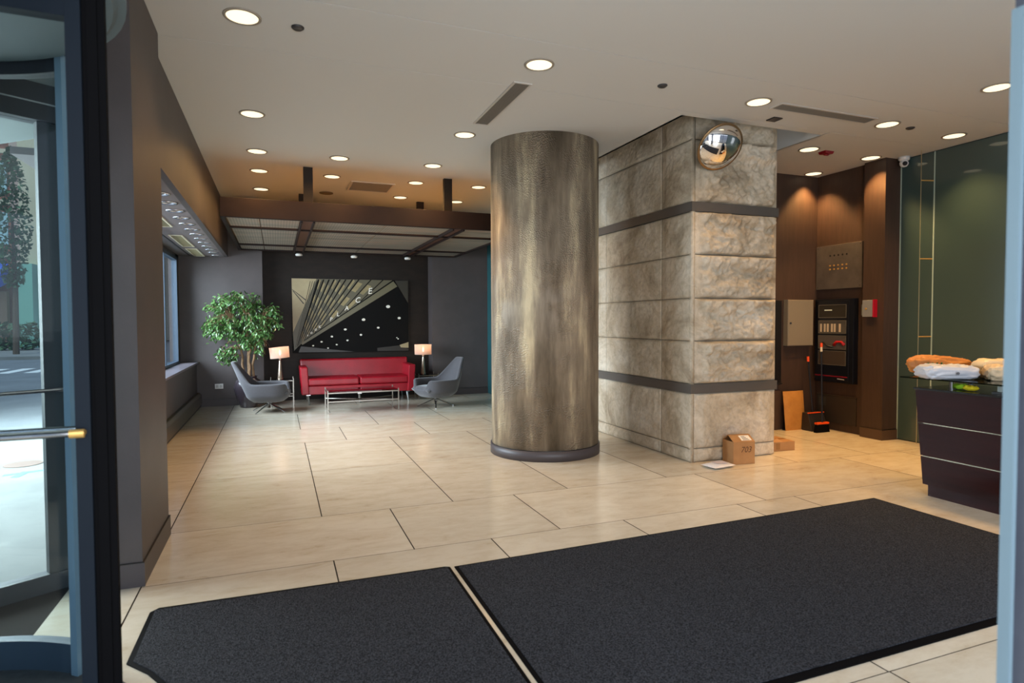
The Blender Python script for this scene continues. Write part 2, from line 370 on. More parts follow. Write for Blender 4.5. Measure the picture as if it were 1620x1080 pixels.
for z0, z1 in COURSES:
    lowc = z1 < .2
    face_grid('x', .035, 1.14, z0, z1, sd, .018 if lowc else (.064 if z0 > .8 else .034), 1.0 if z0 > .8 else .25, margin=.0); sd += 1
    for a0, a1 in ((.0, .54), (.54, 1.77), (1.77, 3.0), (3.0, 4.03)):
        face_grid('y', a0, a1, z0, z1, sd, .014 if lowc else .017, .35); sd += 1
g.box(0.004, .035, -.004, .05, 0, 3.95)       # dressed corner arris
stones = g.make('stone_courses', stonem, pl_, smooth=True)
g = G(); g.box(.012, 1.13, .012, 4.02, 0, 3.95); g.make('core', mat('mortar', (120, 110, 95), .9), pl_)
bandm = mat('grey_metal_band', (98, 92, 86), .45, .3)
for z0, z1 in ((.732, .83), (2.641, 2.738)):
    g = G(); g.box(-.012, 1.15, -.014, 4.03, z0, z1); g.make('metal_band', bandm, pl_)

# ------------------------------------------------------------------ round column
def bronze():
    m = bpy.data.materials.new('patinated_bronze_plaster'); m.use_nodes = True
    n, l = m.node_tree.nodes, m.node_tree.links; b = n['Principled BSDF']
    tc = n.new('ShaderNodeTexCoord'); mp = n.new('ShaderNodeMapping'); mp.inputs['Scale'].default_value = (1.6, 1.6, .27); l.new(tc.outputs['Object'], mp.inputs[0])
    n1 = n.new('ShaderNodeTexNoise'); n1.inputs['Scale'].default_value = 2.3; n1.inputs['Detail'].default_value = 7; n1.inputs['Roughness'].default_value = .6; l.new(mp.outputs[0], n1.inputs['Vector'])
    rp = n.new('ShaderNodeValToRGB'); l.new(n1.outputs['Fac'], rp.inputs[0]); el = rp.color_ramp.elements
    el[0].position = .30; el[0].color = lin((72, 62, 46)); el[1].position = .68; el[1].color = lin((214, 198, 164)); e2 = el.new(.44); e2.color = lin((118, 105, 88)); e3 = el.new(.55); e3.color = lin((150, 136, 116))
    l.new(rp.outputs[0], b.inputs['Base Color']); b.inputs['Metallic'].default_value = .22
    mr = n.new('ShaderNodeMapRange'); l.new(n1.outputs['Fac'], mr.inputs[0]); mr.inputs[3].default_value = .68; mr.inputs[4].default_value = .46; l.new(mr.outputs[0], b.inputs['Roughness'])
    v = n.new('ShaderNodeTexVoronoi'); v.inputs['Scale'].default_value = 75; l.new(tc.outputs['Object'], v.inputs['Vector'])
    n2 = n.new('ShaderNodeTexNoise'); n2.inputs['Scale'].default_value = 3; l.new(tc.outputs['Object'], n2.inputs['Vector'])
    r2 = n.new('ShaderNodeMapRange'); r2.inputs[1].default_value = .42; r2.inputs[2].default_value = .62; l.new(n2.outputs['Fac'], r2.inputs[0])
    mu = n.new('ShaderNodeMath'); mu.operation = 'MULTIPLY'; l.new(v.outputs['Distance'], mu.inputs[0]); l.new(r2.outputs[0], mu.inputs[1])
    bp = n.new('ShaderNodeBump'); bp.inputs['Strength'].default_value = 1.0; bp.inputs['Distance'].default_value = .012; l.new(mu.outputs[0], bp.inputs['Height']); l.new(bp.outputs[0], b.inputs['Normal'])
    return m
rc = thing('round_column', 'massive round column with mottled bronze finish and grey base ring', 'column', (2.891, 6.437, 0))
g = G(); g.lathe([(.617, .10), (.617, CZ + .02)], 96); g.make('shaft', bronze(), rc, smooth=True)
g = G(); g.lathe([(.632, 0), (.632, .108), (.618, .110)], 96); o = g.make('base_ring', basem, rc, smooth=True)
g = G(); g.lathe([(.6195, .108), (.6195, .116)], 96); g.make('shadow_joint', dark, rc)

# ------------------------------------------------------------------ hanging canopy
beamm = mat('oxide_brown_steel', (34, 21, 17), .6, spec=.2, noise_=6, col2=(28, 17, 14))
def meshpanel():
    m = bpy.data.materials.new('weathered_mesh_panel'); m.use_nodes = True
    n, l = m.node_tree.nodes, m.node_tree.links; b = n['Principled BSDF']; tc = n.new('ShaderNodeTexCoord')
    mp = n.new('ShaderNodeMapping'); mp.inputs['Scale'].default_value = (.35, 2.4, 1); l.new(tc.outputs['Object'], mp.inputs[0])
    n1 = n.new('ShaderNodeTexNoise'); n1.inputs['Scale'].default_value = 2.6; n1.inputs['Detail'].default_value = 6; l.new(mp.outputs[0], n1.inputs['Vector'])
    rp = n.new('ShaderNodeValToRGB'); l.new(n1.outputs['Fac'], rp.inputs[0]); el = rp.color_ramp.elements
    el[0].position = .3; el[0].color = lin((112, 104, 92)); el[1].position = .7; el[1].color = lin((158, 132, 112)); e2 = el.new(.5); e2.color = lin((140, 132, 118))
    w = n.new('ShaderNodeTexWave'); w.inputs['Scale'].default_value = 9; l.new(tc.outputs['Object'], w.inputs['Vector'])
    mx = n.new('ShaderNodeMix'); mx.data_type = 'RGBA'; mx.blend_type = 'MULTIPLY'; mx.inputs[0].default_value = .35; l.new(rp.outputs[0], mx.inputs[6]); l.new(w.outputs['Color'], mx.inputs[7])
    l.new(mx.outputs[2], b.inputs['Base Color']); b.inputs['Roughness'].default_value = .6
    return m
cp = thing('hanging_canopy', 'brown steel frame with mesh panels hung from the ceiling above the red sofa', 'canopy', (0, 0, 0))
CX0, CX1, CY0, CY1, CB, CT = -.615, 3.32, 8.06, 11.72, 2.765, 3.0
g = G(); g.box(CX0, CX1, CY0, CY0 + .06, CB, CT); g.make('front_beam', beamm, cp, bevel=.004)
g = G(); g.box(CX0, CX1, CY1 - .06, CY1, CB, CT - .08); g.make('rear_beam', beamm, cp)
for x in (CX0, CX1 - .05):
    g = G(); g.box(x, x + .05, CY0 + .06, CY1 - .06, CB, CT - .08); g.make('side_beam', beamm, cp)
for y in (8.93, 10.86):
    g = G(); g.box(CX0 + .05, CX1 - .05, y, y + .06, CB - .005, CB + .05); g.make('cross_bar', beamm, cp)
for x in (.30, 2.27):
    for dx in (0, .15):
        g = G(); g.box(x + dx, x + dx + .022, CY0 + .06, CY1 - .02, CB - .018, CB + .05); g.make('rail', beamm, cp)
    g = G(); g.box(x + .02, x + .152, CY0 + .06, CY1 - .02, CB + .012, CB + .03); g.make('rail_tray', mat('dull_oxide', (96, 66, 54), .5), cp)
xs = [CX0 + .05, -.22, .30]; pm = meshpanel()
for x0, x1 in ((CX0 + .06, -.19), (-.18, .29), (.48, 1.38), (1.39, 2.26), (2.45, CX1 - .06)):
    for y0, y1 in ((CY0 + .07, 8.92), (9.0, 10.85), (10.93, CY1 - .07)):
        g = G(); g.box(x0, x1, y0, y1, CB + .02, CB + .035); g.make('mesh_panel', pm, cp)
postm = mat('dark_post', (40, 30, 20), .6, spec=.25)
for x, y in ((.345, 8.30), (2.20, 8.30), (.345, 10.05), (2.20, 10.05)):
    g = G(); g.box(x, x + .115, y, y + .06, CT - .1, CZ); g.make('hanger_post', postm, cp)
for x, y in ((.39, 11.66), (1.36, 11.68), (2.36, 11.66)):
    t = thing('accent_spotlight', {0: 'small white spotlight on canopy edge, left above the artwork', 1: 'small white spotlight on canopy edge above the artwork centre', 2: 'small white spotlight on canopy edge, right above the artwork'}[0 if x < 1 else (1 if x < 2 else 2)], 'spotlight', (x, y, CB - .045), group='spotlights on the canopy edge')
    g = G(); g.lathe([(0.0, .0), (.05, .0), (.06, .012), (.062, .03), (.045, .045), (.0, .046)], 20, M=Matrix.Translation((0, 0, -.03)) @ Matrix.Rotation(.0, 4, 'X')); g.make('lamp_head', mat('white_enamel', (225, 222, 214), .3), t, smooth=True)
    g = G(); g.tube([(0, 0, .01), (0, 0, .044)], .008); g.make('stem', chrome, t)

# ------------------------------------------------------------------ ceiling fixtures
lens_m = emit('downlight_lens', (1.0, .83, .55), 1.08)
ring_m = mat('downlight_trim', (150, 140, 125), .4)
def spot(loc, power, ang=115, blend=.8, col=WARM, r=.07):
    d = bpy.data.lights.new('downlight_lamp', 'SPOT'); d.energy = power; d.spot_size = math.radians(ang); d.spot_blend = blend; d.color = col; d.shadow_soft_size = r
    o = bpy.data.objects.new('downlight_lamp', d); COL.objects.link(o); o.location = loc
    return o
t0 = thing('ceiling_downlight', '', 'ceiling light', (0, 0, CZ), group='lit round downlights in the lobby ceiling')
g = G(); g.lathe([(.098, -.002), (.100, -.008), (.116, -.006), (.118, 0)], 40); g.make('trim_ring', ring_m, t0, smooth=True)
g = G(); g.lathe([(0, -.004), (.099, -.004)], 40); g.make('lens', lens_m, t0)
LT = [(-.18, 4.39, 'nearest the upper left corner of the photo', 1), (1.93, 4.39, 'nearest the viewer, in front of the round column', 1),
      (4.126, 4.426, 'left of the long vent above the mirror', 2.2), (5.83, 4.465, 'at the right end of the long vent', 1),
      (6.87, 4.485, 'close to the green glass wall', 1), (5.797, 3.431, 'at upper right above the reception counter', 1),
      (-.19, 6.38, 'beside the left soffit, second from the viewer', 1), (1.90, 6.30, 'between the slot vent end and the round column top', 1),
      (-.185, 7.74, 'left of three in front of the canopy', 1), (.74, 7.72, 'middle of three in front of the canopy', 1), (1.89, 7.68, 'right of three in front of the canopy', 1),
      (-.187, 8.72, 'above the canopy, left front beside the soffit', .8), (.735, 8.72, 'above the canopy beside the left front post', .8), (1.89, 8.70, 'above the canopy, right of the return grille', .8), (2.82, 8.66, 'above the canopy, front one beside the column', .8),
      (-.19, 9.9, 'above the canopy at its far left', .8), (1.875, 9.8, 'above the canopy behind the return grille', .8), (2.815, 9.84, 'above the canopy, rear beside the right post', .8),
      (5.816, 5.43, 'beside the red fire strobe near the stone pillar', 1.2), (6.836, 5.447, 'right beside the brown pier top', 1.2), (6.832, 6.30, 'in the corner of the alcove above the fire panel', 1.2),
      (5.62, 2.35, 'nearest the viewer on the reception side, beyond the right edge', 1)]
for i, (x, y, d, p) in enumerate(LT):
    o = t0 if i == 0 else copy_tree(t0)
    o.location = (x, y, CZ); o['label'] = 'warm lit round recessed downlight ' + d
    if x > 5.5: ang, pw = 105, SPOT_W * p * 1.9
    elif y > 7: ang, pw = 165, SPOT_W * p * 1.5
    else: ang, pw = 125, SPOT_W * p * .5
    s = spot((x, y, CZ - .03), pw, ang, .9)
    if (x, y) == (1.90, 6.30): s.data.spot_size = math.radians(70)
    if (x, y) in ((6.836, 5.447), (6.832, 6.30)): s.data.spot_size = math.radians(95); s.data.spot_blend = .5
# unlit reflector lights in the window bay
refl = mat('silver_reflector', (225, 225, 232), .22, .9)
t0 = thing('bay_downlight', '', 'ceiling light', (0, 0, 2.67), group='unlit silver downlights in the bay ceiling')
g = G(); g.lathe([(.045, .004), (.05, -.004), (.085, -.010), (.092, -.002)], 28); g.make('reflector', refl, t0, smooth=True)
g = G(); g.lathe([(0, -.001), (.03, -.004), (.046, .0)], 20); g.make('lamp_disc', mat('lamp_grey', (120, 112, 100), .3, .5), t0)
names = ['nearest', 'second', 'third', 'fourth', 'fifth', 'sixth', 'seventh', 'eighth', 'ninth', 'tenth', 'eleventh', 'twelfth', 'thirteenth']
for i in range(13):
    o = t0 if i == 0 else copy_tree(t0); o.location = (-.975, 6.33 + i * .457, 2.67)
    o['label'] = 'unlit silver downlight in the window-bay ceiling, %s of the line counted from the viewer' % names[i]
def grille(name, label, x0, x1, y0, y1, z, fm, sm, nsl, along='x', cat='vent', group=None, border=.02):
    t = thing(name, label, cat, ((x0 + x1) / 2, (y0 + y1) / 2, z), group=group); w, d = (x1 - x0) / 2, (y1 - y0) / 2
    g = G(); g.box(-w, w, -d, -d + border, -.010, 0); g.box(-w, w, d - border, d, -.010, 0); g.box(-w, -w + border, -d + border, d - border, -.010, 0); g.box(w - border, w, -d + border, d - border, -.010, 0); g.make('frame', fm, t)
    g = G(); g.box(-w + border, w - border, -d + border, d - border, -.002, -.0005); g.make('backing', dark, t)
    g = G()
    for k in range(nsl):
        if along == 'x':
            c = -d + border + (k + .5) * (2 * d - 2 * border) / nsl; g.box(-w + border, w - border, c - .0035, c + .0035, -.008, -.002)
        else:
            c = -w + border + (k + .5) * (2 * w - 2 * border) / nsl; g.box(c - .0035, c + .0035, -d + border, d - border, -.008, -.002)
    g.make('slats', sm, t); return t
slatm = mat('grey_slats', (128, 122, 112), .5); vfr = mat('vent_frame', (190, 184, 175), .5)
grille('linear_vent', 'long slotted ceiling vent running toward the top of the round column', 1.865, 2.03, 4.76, 5.90, CZ, vfr, slatm, 10, 'y', group='slot vents in the lobby ceiling', border=.018)
grille('linear_vent', 'long slotted ceiling vent above the stone pillar, parallel to the mats', 4.34, 5.57, 4.36, 4.52, CZ, vfr, slatm, 10, 'x', group='slot vents in the lobby ceiling', border=.018)
grille('linear_vent', 'slotted ceiling vent in the extreme upper right corner of the photo', 4.42, 5.2, 2.28, 2.42, CZ, vfr, slatm, 8, 'x', group='slot vents in the lobby ceiling', border=.018)
grille('return_grille', 'square brown-tinted return air grille above the canopy', 1.01, 1.63, 8.89, 9.5, CZ, vfr, mat('grille_tan', (140, 118, 84), .5), 26, 'x', border=.03)
lg = emit('pale_light_frame', (1, .95, .8), .35)
for k, (a, b) in enumerate(((7.2, 8.45), (9.25, 10.55), (10.85, 12.0))):
    grille('bay_vent', 'cream framed louvre in the window-bay ceiling, ' + ('partly hidden by the pilaster', 'middle one above the heater', 'farthest, against the back wall')[k], -1.335, -1.165, a, b, 2.67, mat('cream_frame', (232, 226, 200), .4), mat('cream_slats', (170, 164, 130), .4), 22, 'x', group='louvres in the bay ceiling')
def disc(name, label, cat, x, y, z, r, m, prof=None, group=None):
    t = G(); t.lathe(prof or [(0, -.016), (r * .7, -.016), (r, -.006), (r, 0)], 24); o = t.make(name, m, None, smooth=True, loc=(x, y, z)); return tag(o, label, cat, group)
spm = mat('dark_cover', (52, 50, 50), .4)
disc('sprinkler_cover', 'small dark round sprinkler cover beside the upper left downlight', 'sprinkler', .162, 4.416, CZ, .042, spm, group='dark round ceiling covers')
disc('sprinkler_cover', 'small dark round sprinkler cover in the ceiling left above the stone pillar', 'sprinkler', 3.075, 4.407, CZ, .042, spm, group='dark round ceiling covers')
disc('sprinkler_cover', 'small dark oval sprinkler cover near the green glass wall', 'sprinkler', 6.158, 4.461, CZ, .042, spm, group='dark round ceiling covers')
disc('ceiling_speaker', 'round brown ceiling speaker above the canopy', 'speaker', .74, 9.853, CZ, .10, mat('speaker_brown', (110, 90, 60), .6), [(0, -.006), (.085, -.006), (.09, -.012), (.10, -.010), (.104, 0)])
g = G(); g.box(-.055, .055, -.055, .055, -.012, 0); tag(g.make('ceiling_sensor', mat('sensor_brown', (56, 48, 44), .4), None, bevel=.004, loc=(4.62, 4.741, CZ)), 'small square dark sensor on ceiling above the convex mirror', 'sensor')
t = thing('fire_strobe', 'dark red fire alarm strobe on the ceiling right of the stone pillar', 'fire alarm', (6.094, 5.44, CZ))
redm = mat('alarm_red', (120, 14, 20), .35)
g = G(); g.hexa([(-.06, -.045, -.03), (.06, -.045, -.03), (.06, .045, -.03), (-.06, .045, -.03), (-.07, -.055, 0), (.07, -.055, 0), (.07, .055, 0), (-.07, .055, 0)]); g.make('housing', redm, t, bevel=.004)
g = G(); g.box(-.03, .03, -.015, .015, -.045, -.028); g.make('flash_lens', mat('flash_lens', (150, 40, 45), .1), t, bevel=.006)
t = thing('security_camera', 'white dome security camera with black eye where ceiling meets green glass', 'camera', (7.19, 5.28, CZ))
satin = mat('satin_metal', (138, 134, 126), .3, 1.0)
whp = mat('white_plastic', (225, 225, 222), .35)
g = G(); g.lathe([(.062, 0), (.062, -.03), (.05, -.045), (.0, -.048)], 28); g.make('mount', whp, t, smooth=True)
g = G(); g.lathe([(.0, .048), (.03, .04), (.047, .012), (.05, 0), (.047, -.02), (.03, -.042), (0, -.05)], 28, M=Matrix.Translation((0, 0, -.075))); g.make('ball', whp, t, smooth=True)
fm_ = Matrix.Translation((-.03, -.035, -.088)) @ Vector((-.62, -.72, -.3)).to_track_quat('Z', 'Y').to_matrix().to_4x4()
g = G(); g.lathe([(0, .014), (.022, .012), (.027, .0)], 20, M=fm_); g.make('eye', dark, t, smooth=True)

# ------------------------------------------------------------------ right side: alcove, pier, green glass wall
g = G(); g.box(5.30, 7.08, 6.45, 6.7, 0, CZ); struct(g.make('wall_alcove_back', alcovem))
g = G(); g.box(7.08, 7.4, 5.64, 6.7, 0, CZ); struct(g.make('wall_alcove_right', alcovem))
g = G(); g.box(7.0, 7.26, 5.37, 5.66, 0, CZ); g.box(7.26, 7.4, 5.37, 5.66, 0, CZ); struct(g.make('wall_pier', alcovem))
g = G(); g.box(6.99, 7.262, 5.358, 5.67, 0, .125); struct(g.make('baseboard_pier', mat('brown_base', (84, 64, 50), .5)))
g = G(); g.box(6.994, 7.26, 5.363, 5.66, .125, .131); struct(g.make('trim_6', dark))
def greenglass():
    m = bpy.data.materials.new('backpainted_green_glass'); m.use_nodes = True
    b = m.node_tree.nodes['Principled BSDF']; b.inputs['Base Color'].default_value = lin((60, 80, 78)); b.inputs['Roughness'].default_value = .35
    b.inputs['Coat Weight'].default_value = 1.0; b.inputs['Coat Roughness'].default_value = .04; b.inputs['Coat IOR'].default_value = 1.5
    return m
ggm = greenglass(); edgem = mat('glass_edge', (170, 190, 178), .2)
wr = thing('wall_right', None, None, (7.26, 0, 0), kind='structure')
for y0, y1 in ((-1.5, .6), (.6, 2.75), (2.75, 4.945), (4.955, 5.358)):
    g = G(); g.box(0, .02, y0, y1, .012, CZ - .012); g.make('glass_panel', ggm, wr)
g = G(); g.box(-.004, .022, 4.943, 4.957, .012, CZ - .01); g.box(-.004, .022, 5.355, 5.369, .012, CZ - .01); g.make('glass_edge_strip', edgem, wr)
g = G(); g.box(.02, .06, -1.5, 5.37, 0, CZ); g.make('backing', mat('wall_black', (20, 24, 22), .8), wr)
t = thing('cable_rail', 'thin vertical cable on gold standoff pins in front of the green glass wall', 'cable', (7.10, 5.0, 0))
g = G(); g.tube([(0, 0, .02), (0, 0, CZ)], .004, 8); g.make('cable', mat('pale_gold', (190, 176, 140), .3, .8), t)
for z in (.38, 1.3, 2.22, 3.14):
    g = G(); g.tube([(0, 0, z), (.16, -.04, z)], .007, 8); g.make('standoff_pin', brass, t)

# things on the alcove walls
def onx(X, y0, y1, z0, z1, d=.02): return (X - d, X, y0, y1, z0, z1)
t = thing('door_entry_panel', 'brushed steel wall panel with five dark holes and ten brass buttons, in the alcove', 'panel', (7.08, 6.08, 2.22))
g = G(); g.box(-.025, 0, -.358, .358, -.298, .298); g.make('plate', steel, t, bevel=.003)
for k in range(5):
    y = .358 - .716 * (.32 + .09 * k)
    g = G(); g.tube([(-.0265, y, .155), (-.02, y, .155)], .013, 16); g.make('hole', dark, t)
    for zz in (.02, -.03):
        g = G(); g.tube([(-.034, y, zz), (-.02, y, zz)], .011, 14); g.make('button', brass, t)
for yy in (-.33, .33):
    for zz in (-.27, .27):
        g = G(); g.tube([(-.027, yy, zz), (-.02, yy, zz)], .006, 8); g.make('screw', dark, t)
t = thing('fire_alarm_panel', 'tall black fire alarm control cabinet with four glazed windows on the alcove wall', 'fire alarm panel', (7.08, 6.085, .66))
navy = mat('navy_black_enamel', (14, 17, 24), .3)
g = G(); g.box(-.09, 0, -.305, .305, 0, 1.125); g.make('cabinet', navy, t, bevel=.005)
g = G(); g.box(-.097, -.089, -.24, .285, .03, 1.10); g.make('door', navy, t, bevel=.004)
def wz(py): return 1.125 * (1 - (py - 90) / 915.0)
wy0, wy1 = .305 - .61 * (397 - 45) / 423, .305 - .61 * (92 - 45) / 423
silver = mat('silver_bezel', (130, 126, 112), .35, .6)
insm = [mat('panel_inside', (46, 42, 34), .5), mat('panel_inside2', (84, 80, 72), .5), mat('panel_inside3', (90, 84, 78), .5), mat('panel_inside4', (74, 64, 54), .4)]
for k, (a, b) in enumerate(((152, 297), (325, 468), (490, 640), (657, 815))):
    z1, z0 = wz(a), wz(b); bz = .008
    g = G(); g.box(-.101, -.097, wy0, wy1, z0, z0 + bz); g.box(-.101, -.097, wy0, wy1, z1 - bz, z1); g.box(-.101, -.097, wy0, wy0 + bz, z0 + bz, z1 - bz); g.box(-.101, -.097, wy1 - bz, wy1, z0 + bz, z1 - bz)
    wf = g.make('window_bezel', silver, t)
    g = G(); g.box(-.0985, -.0965, wy0 + bz, wy1 - bz, z0 + bz, z1 - bz); g.make('window_face', insm[k], wf)
    if k == 0:
        g = G(); g.box(-.0995, -.098, .02, .14, (z0 + z1) / 2 + .008, (z0 + z1) / 2 + .022); g.make('display', emit('green_display', (.1, .6, .05), .12), wf)
    if k == 1:
        for q in (.10, .24, .35, .50, .60, .78):
            yy = wy1 - (wy1 - wy0) * q
            g = G(); g.box(-.1005, -.098, yy - .015, yy + .015, z0 + .02, z1 - .045); g.make('label_strip', mat('cream_label', (200, 186, 158), .6), wf)
    if k == 2:
        g = G(); g.tube([(-.101, -.20 + .02, z0 + .06), (-.108, -.14, z0 + .10), (-.108, -.06, z0 + .10), (-.101, -.02, z0 + .055)], [.022, .017, .017, .022], 10); g.make('handset', mat('handset_red', (170, 24, 30), .3), wf, smooth=True)
        g = G(); g.tube([(-.1, .20, z0 + .03), (-.102, .15, z0 + .09), (-.1, .08, z0 + .04), (-.1, .0, z0 + .03)], .012, 8); g.make('handset_cord', dark, wf, smooth=True)
g = G(); g.box(-.0985, -.0968, -.23, .285, wz(942), wz(930)); g.make('red_stripe', mat('stripe_red', (130, 20, 40), .4), t)
g = G(); g.add([(-.0985, -.07, wz(955)), (-.0985, -.18, wz(960)), (-.0985, -.185, wz(968)), (-.0985, -.078, wz(966))], [(0, 1, 2, 3)]); g.make('maker_mark', mat('mark_white', (200, 195, 190), .5), t)
t = thing('key_box', 'small grey metal key box with red side and round lock on the brown pier', 'box', (7.0, 5.525, 1.54))
g = G(); g.box(-.07, 0, -.06, .085, 0, .21); g.make('body', mat('box_grey', (150, 152, 150), .4, .2), t, bevel=.004)
g = G(); g.box(-.075, 0, -.071, -.06, -.006, .216); g.make('red_side', mat('lens_red', (170, 16, 36), .2), t, bevel=.003)
g = G(); g.tube([(-.078, .03, .10), (-.068, .03, .10)], .013, 16); g.make('lock', brass, t)
g = G(); g.box(-.012, 0, -.018, .018, 0, .14); tag(g.make('card_reader', mat('reader_grey', (130, 140, 138), .4), None, bevel=.003, loc=(7.08, 5.715, 1.56)), 'narrow grey vertical card reader between fire panel and key box', 'card reader')
t = thing('access_hatch', 'dark flush access hatch with edge trim at floor level beneath the fire panel', 'hatch', (7.08, 6.10, .10))
g = G(); g.box(-.012, 0, -.31, .315, 0, .37); g.make('hatch_door', mat('hatch_dark', (50, 44, 38), .5), t, bevel=.003)
g = G(); g.box(-.016, 0, -.315, .32, .372, .380); g.make('edge_trim', mat('hatch_trim', (90, 78, 60), .4, .4), t)
g = G(); g.add([(-.0135, .28, .22), (-.0135, .16, .22), (-.0135, .16, .34), (-.0135, .28, .34)], [(0, 1, 2, 3)]); g.make('faded_notice', mat('notice', (66, 66, 58), .6), t)
t = thing('electrical_cabinet', 'flat beige-grey metal wall cabinet with small lock in the alcove', 'cabinet', (6.71, 6.45, 1.15))
g = G(); g.box(-.23, .23, -.08, 0, 0, .63); g.make('cabinet_body', mat('putty_metal', (136, 126, 108), .45), t, bevel=.004)
g = G(); g.box(-.222, .222, -.085, -.079, .008, .622); g.make('cabinet_door', mat('putty_metal', (136, 126, 108), .45), t, bevel=.003)
g = G(); g.tube([(-.19, -.095, .31), (-.19, -.084, .31)], .014, 16); g.make('lock', chrome, t)
t = thing('service_door', 'dark service panel door just right of the stone pillar edge', 'door', (6.02, 6.447, .62))
g = G(); g.box(-.4, .40, -.03, 0, 0, 1.15); g.make('door_leaf', mat('near_black', (24, 22, 22), .35), t, bevel=.003)
g = G(); g.tube([(.32, -.05, .02), (.40, -.05, .02)], .008, 10); g.make('handle', chrome, t)
g = G(); g.box(5.31, 6.43, 6.43, 6.45, 0, .54); struct(g.make('baseboard_alcove', mat('brown_base2', (70, 52, 40), .5)))
kraft = mat('kraft_paper', (196, 138, 66), .6, noise_=7, col2=(180, 122, 54), bump=(18, .4, .01))
g = G()
nx, nz_ = 16, 22; vs = []
for s_ in (0, 1):
    for i in range(nz_ + 1):
        for k in range(nx + 1):
            u, v = k / nx, i / nz_; ed = min(1, min(u, 1 - u) * 6) * min(1, min(v, 1 - v) * 6)
            d = (.018 * ed + .004 * noise.noise(Vector((u * 6, v * 8, s_ * 5)))) * (1 if s_ else -1)
            vs.append((-.18 + .36 * u, d - .075 + .055 * v, .53 * v))
fs = []
for s_ in (0, 1):
    o_ = s_ * (nx + 1) * (nz_ + 1)
    for i in range(nz_):
        for k in range(nx):
            q = [o_ + i * (nx + 1) + k, o_ + i * (nx + 1) + k + 1, o_ + (i + 1) * (nx + 1) + k + 1, o_ + (i + 1) * (nx + 1) + k]
            fs.append(tuple(q if s_ == 0 else q[::-1]))
g.add(vs, fs)
tag(g.make('padded_envelope', kraft, None, smooth=True, loc=(6.60, 6.405, 0)), 'large kraft padded mailer leaning against the alcove wall', 'envelope')
t = thing('lobby_dustpan', 'upright black dustpan with orange edge standing in the alcove corner', 'dustpan', (6.84, 6.24, 0))
orange = mat('safety_orange', (240, 84, 24), .4)
g = G(); g.hexa([(-.15, -.10, 0), (.15, -.10, 0), (.15, .08, 0), (-.15, .08, 0), (-.14, -.02, .24), (.14, -.02, .24), (.14, .08, .24), (-.14, .08, .24)]); g.make('pan', mat('pan_black', (38, 34, 32), .5), t, bevel=.008)
g = G(); g.tube([(0, .03, .2), (0, .12, 1.0)], .011, 10); g.make('pan_handle', dark, t)
g = G(); g.tube([(0, .118, .93), (0, .122, 1.0)], .017, 10); g.make('grip', orange, t)
g = G(); g.box(-.145, .145, -.03, -.015, .235, .247); g.make('orange_lip', orange, t)
t = thing('lobby_broom', 'black broom with orange band and orange-tipped handle beside the dustpan', 'broom', (6.79, 6.07, 0))
g = G(); g.hexa([(-.12, -.02, 0), (.12, -.02, 0), (.12, .03, 0), (-.12, .03, 0), (-.10, -.018, .11), (.10, -.018, .11), (.10, .022, .11), (-.10, .022, .11)]); g.make('bristles', rubber, t)
g = G(); g.box(-.11, .11, -.022, .026, .108, .135); g.make('broom_head', orange, t, bevel=.006)
g = G(); g.tube([(0, 0, .13), (.08, .10, 1.16)], .011, 10); g.make('broom_handle', dark, t)
g = G(); g.tube([(.0735, .092, 1.075), (.08, .10, 1.16)], .015, 10); g.make('white_grip', mat('grip_white', (220, 214, 190), .5), t)
g = G(); g.tube([(.0785, .098, 1.135), (.082, .103, 1.19)], .017, 10); g.make('orange_tip', orange, t)

# ------------------------------------------------------------------ parcels by the pillar
card = mat('cardboard', (178, 132, 84), .75, noise_=5, col2=(164, 118, 72))
def carton(name, label, loc, rz, w, d, h_, flaps=True):
    t = thing(name, label, 'box', loc, rz); th = .005
    g = G(); g.box(-w, w, -d, -d + th, 0, h_); g.box(-w, w, d - th, d, 0, h_); g.box(-w, -w + th, -d + th, d - th, 0, h_); g.box(w - th, w, -d + th, d - th, 0, h_); g.box(-w, w, -d, d, 0, th)
    g.make('carton_body', card, t)
    return t
t = carton('cardboard_box', 'upright cardboard box with raised flaps and 703 written on it, at the pillar', (4.545, 5.115, 0), math.radians(-8), .125, .10, .235)
g = G(); g.add([(-.125, -.10, .235), (.125, -.10, .235), (.125, .0, .292), (-.125, .0, .292), (-.125, -.098, .231), (.125, -.098, .231), (.125, .002, .288), (-.125, .002, .288)], [(0, 1, 2, 3), (7, 6, 5, 4), (0, 4, 5, 1), (3, 2, 6, 7), (0, 3, 7, 4), (1, 5, 6, 2)]); fl = g.make('front_flap', card, t)
g = G(); g.add([(-.125, .10, .235), (.125, .10, .235), (.125, .01, .296), (-.125, .01, .296), (-.125, .098, .231), (.125, .098, .231), (.125, .008, .292), (-.125, .008, .292)], [(3, 2, 1, 0), (4, 5, 6, 7), (1, 5, 4, 0), (7, 6, 2, 3), (4, 7, 3, 0), (2, 6, 5, 1)]); g.make('rear_flap', card, t)
g = G(); g.add([(-.02, -.085, .2451), (.10, -.085, .2451), (.10, -.015, .285), (-.02, -.015, .285)], [(0, 1, 2, 3)]); lb = g.make('shipping_label', mat('label_white', (225, 222, 215), .5), fl); lb['label'] = 'white shipping label'
g = G()
for k in range(4): g.box(-.0, .075 - .01 * k, 0, .006, 0, .001, M=Matrix.Translation((0, -.078 + k * .015, .2495 + k * .0086)) @ Matrix.Rotation(math.radians(29.7), 4, 'X'))
g.make('label_print', dark, fl)
ink = mat('marker_ink', (84, 52, 28), .6)
text_part('703', .085, ink, t, Matrix.Translation((.02, -.1015, .15)) @ Matrix.Rotation(PI / 2, 4, 'X'), 'handwriting', 0, .25)
t = thing('mailing_pouch', 'white plastic mailing pouch lying on the floor against the cardboard box', 'parcel', (4.20, 5.02, 0), math.radians(8))
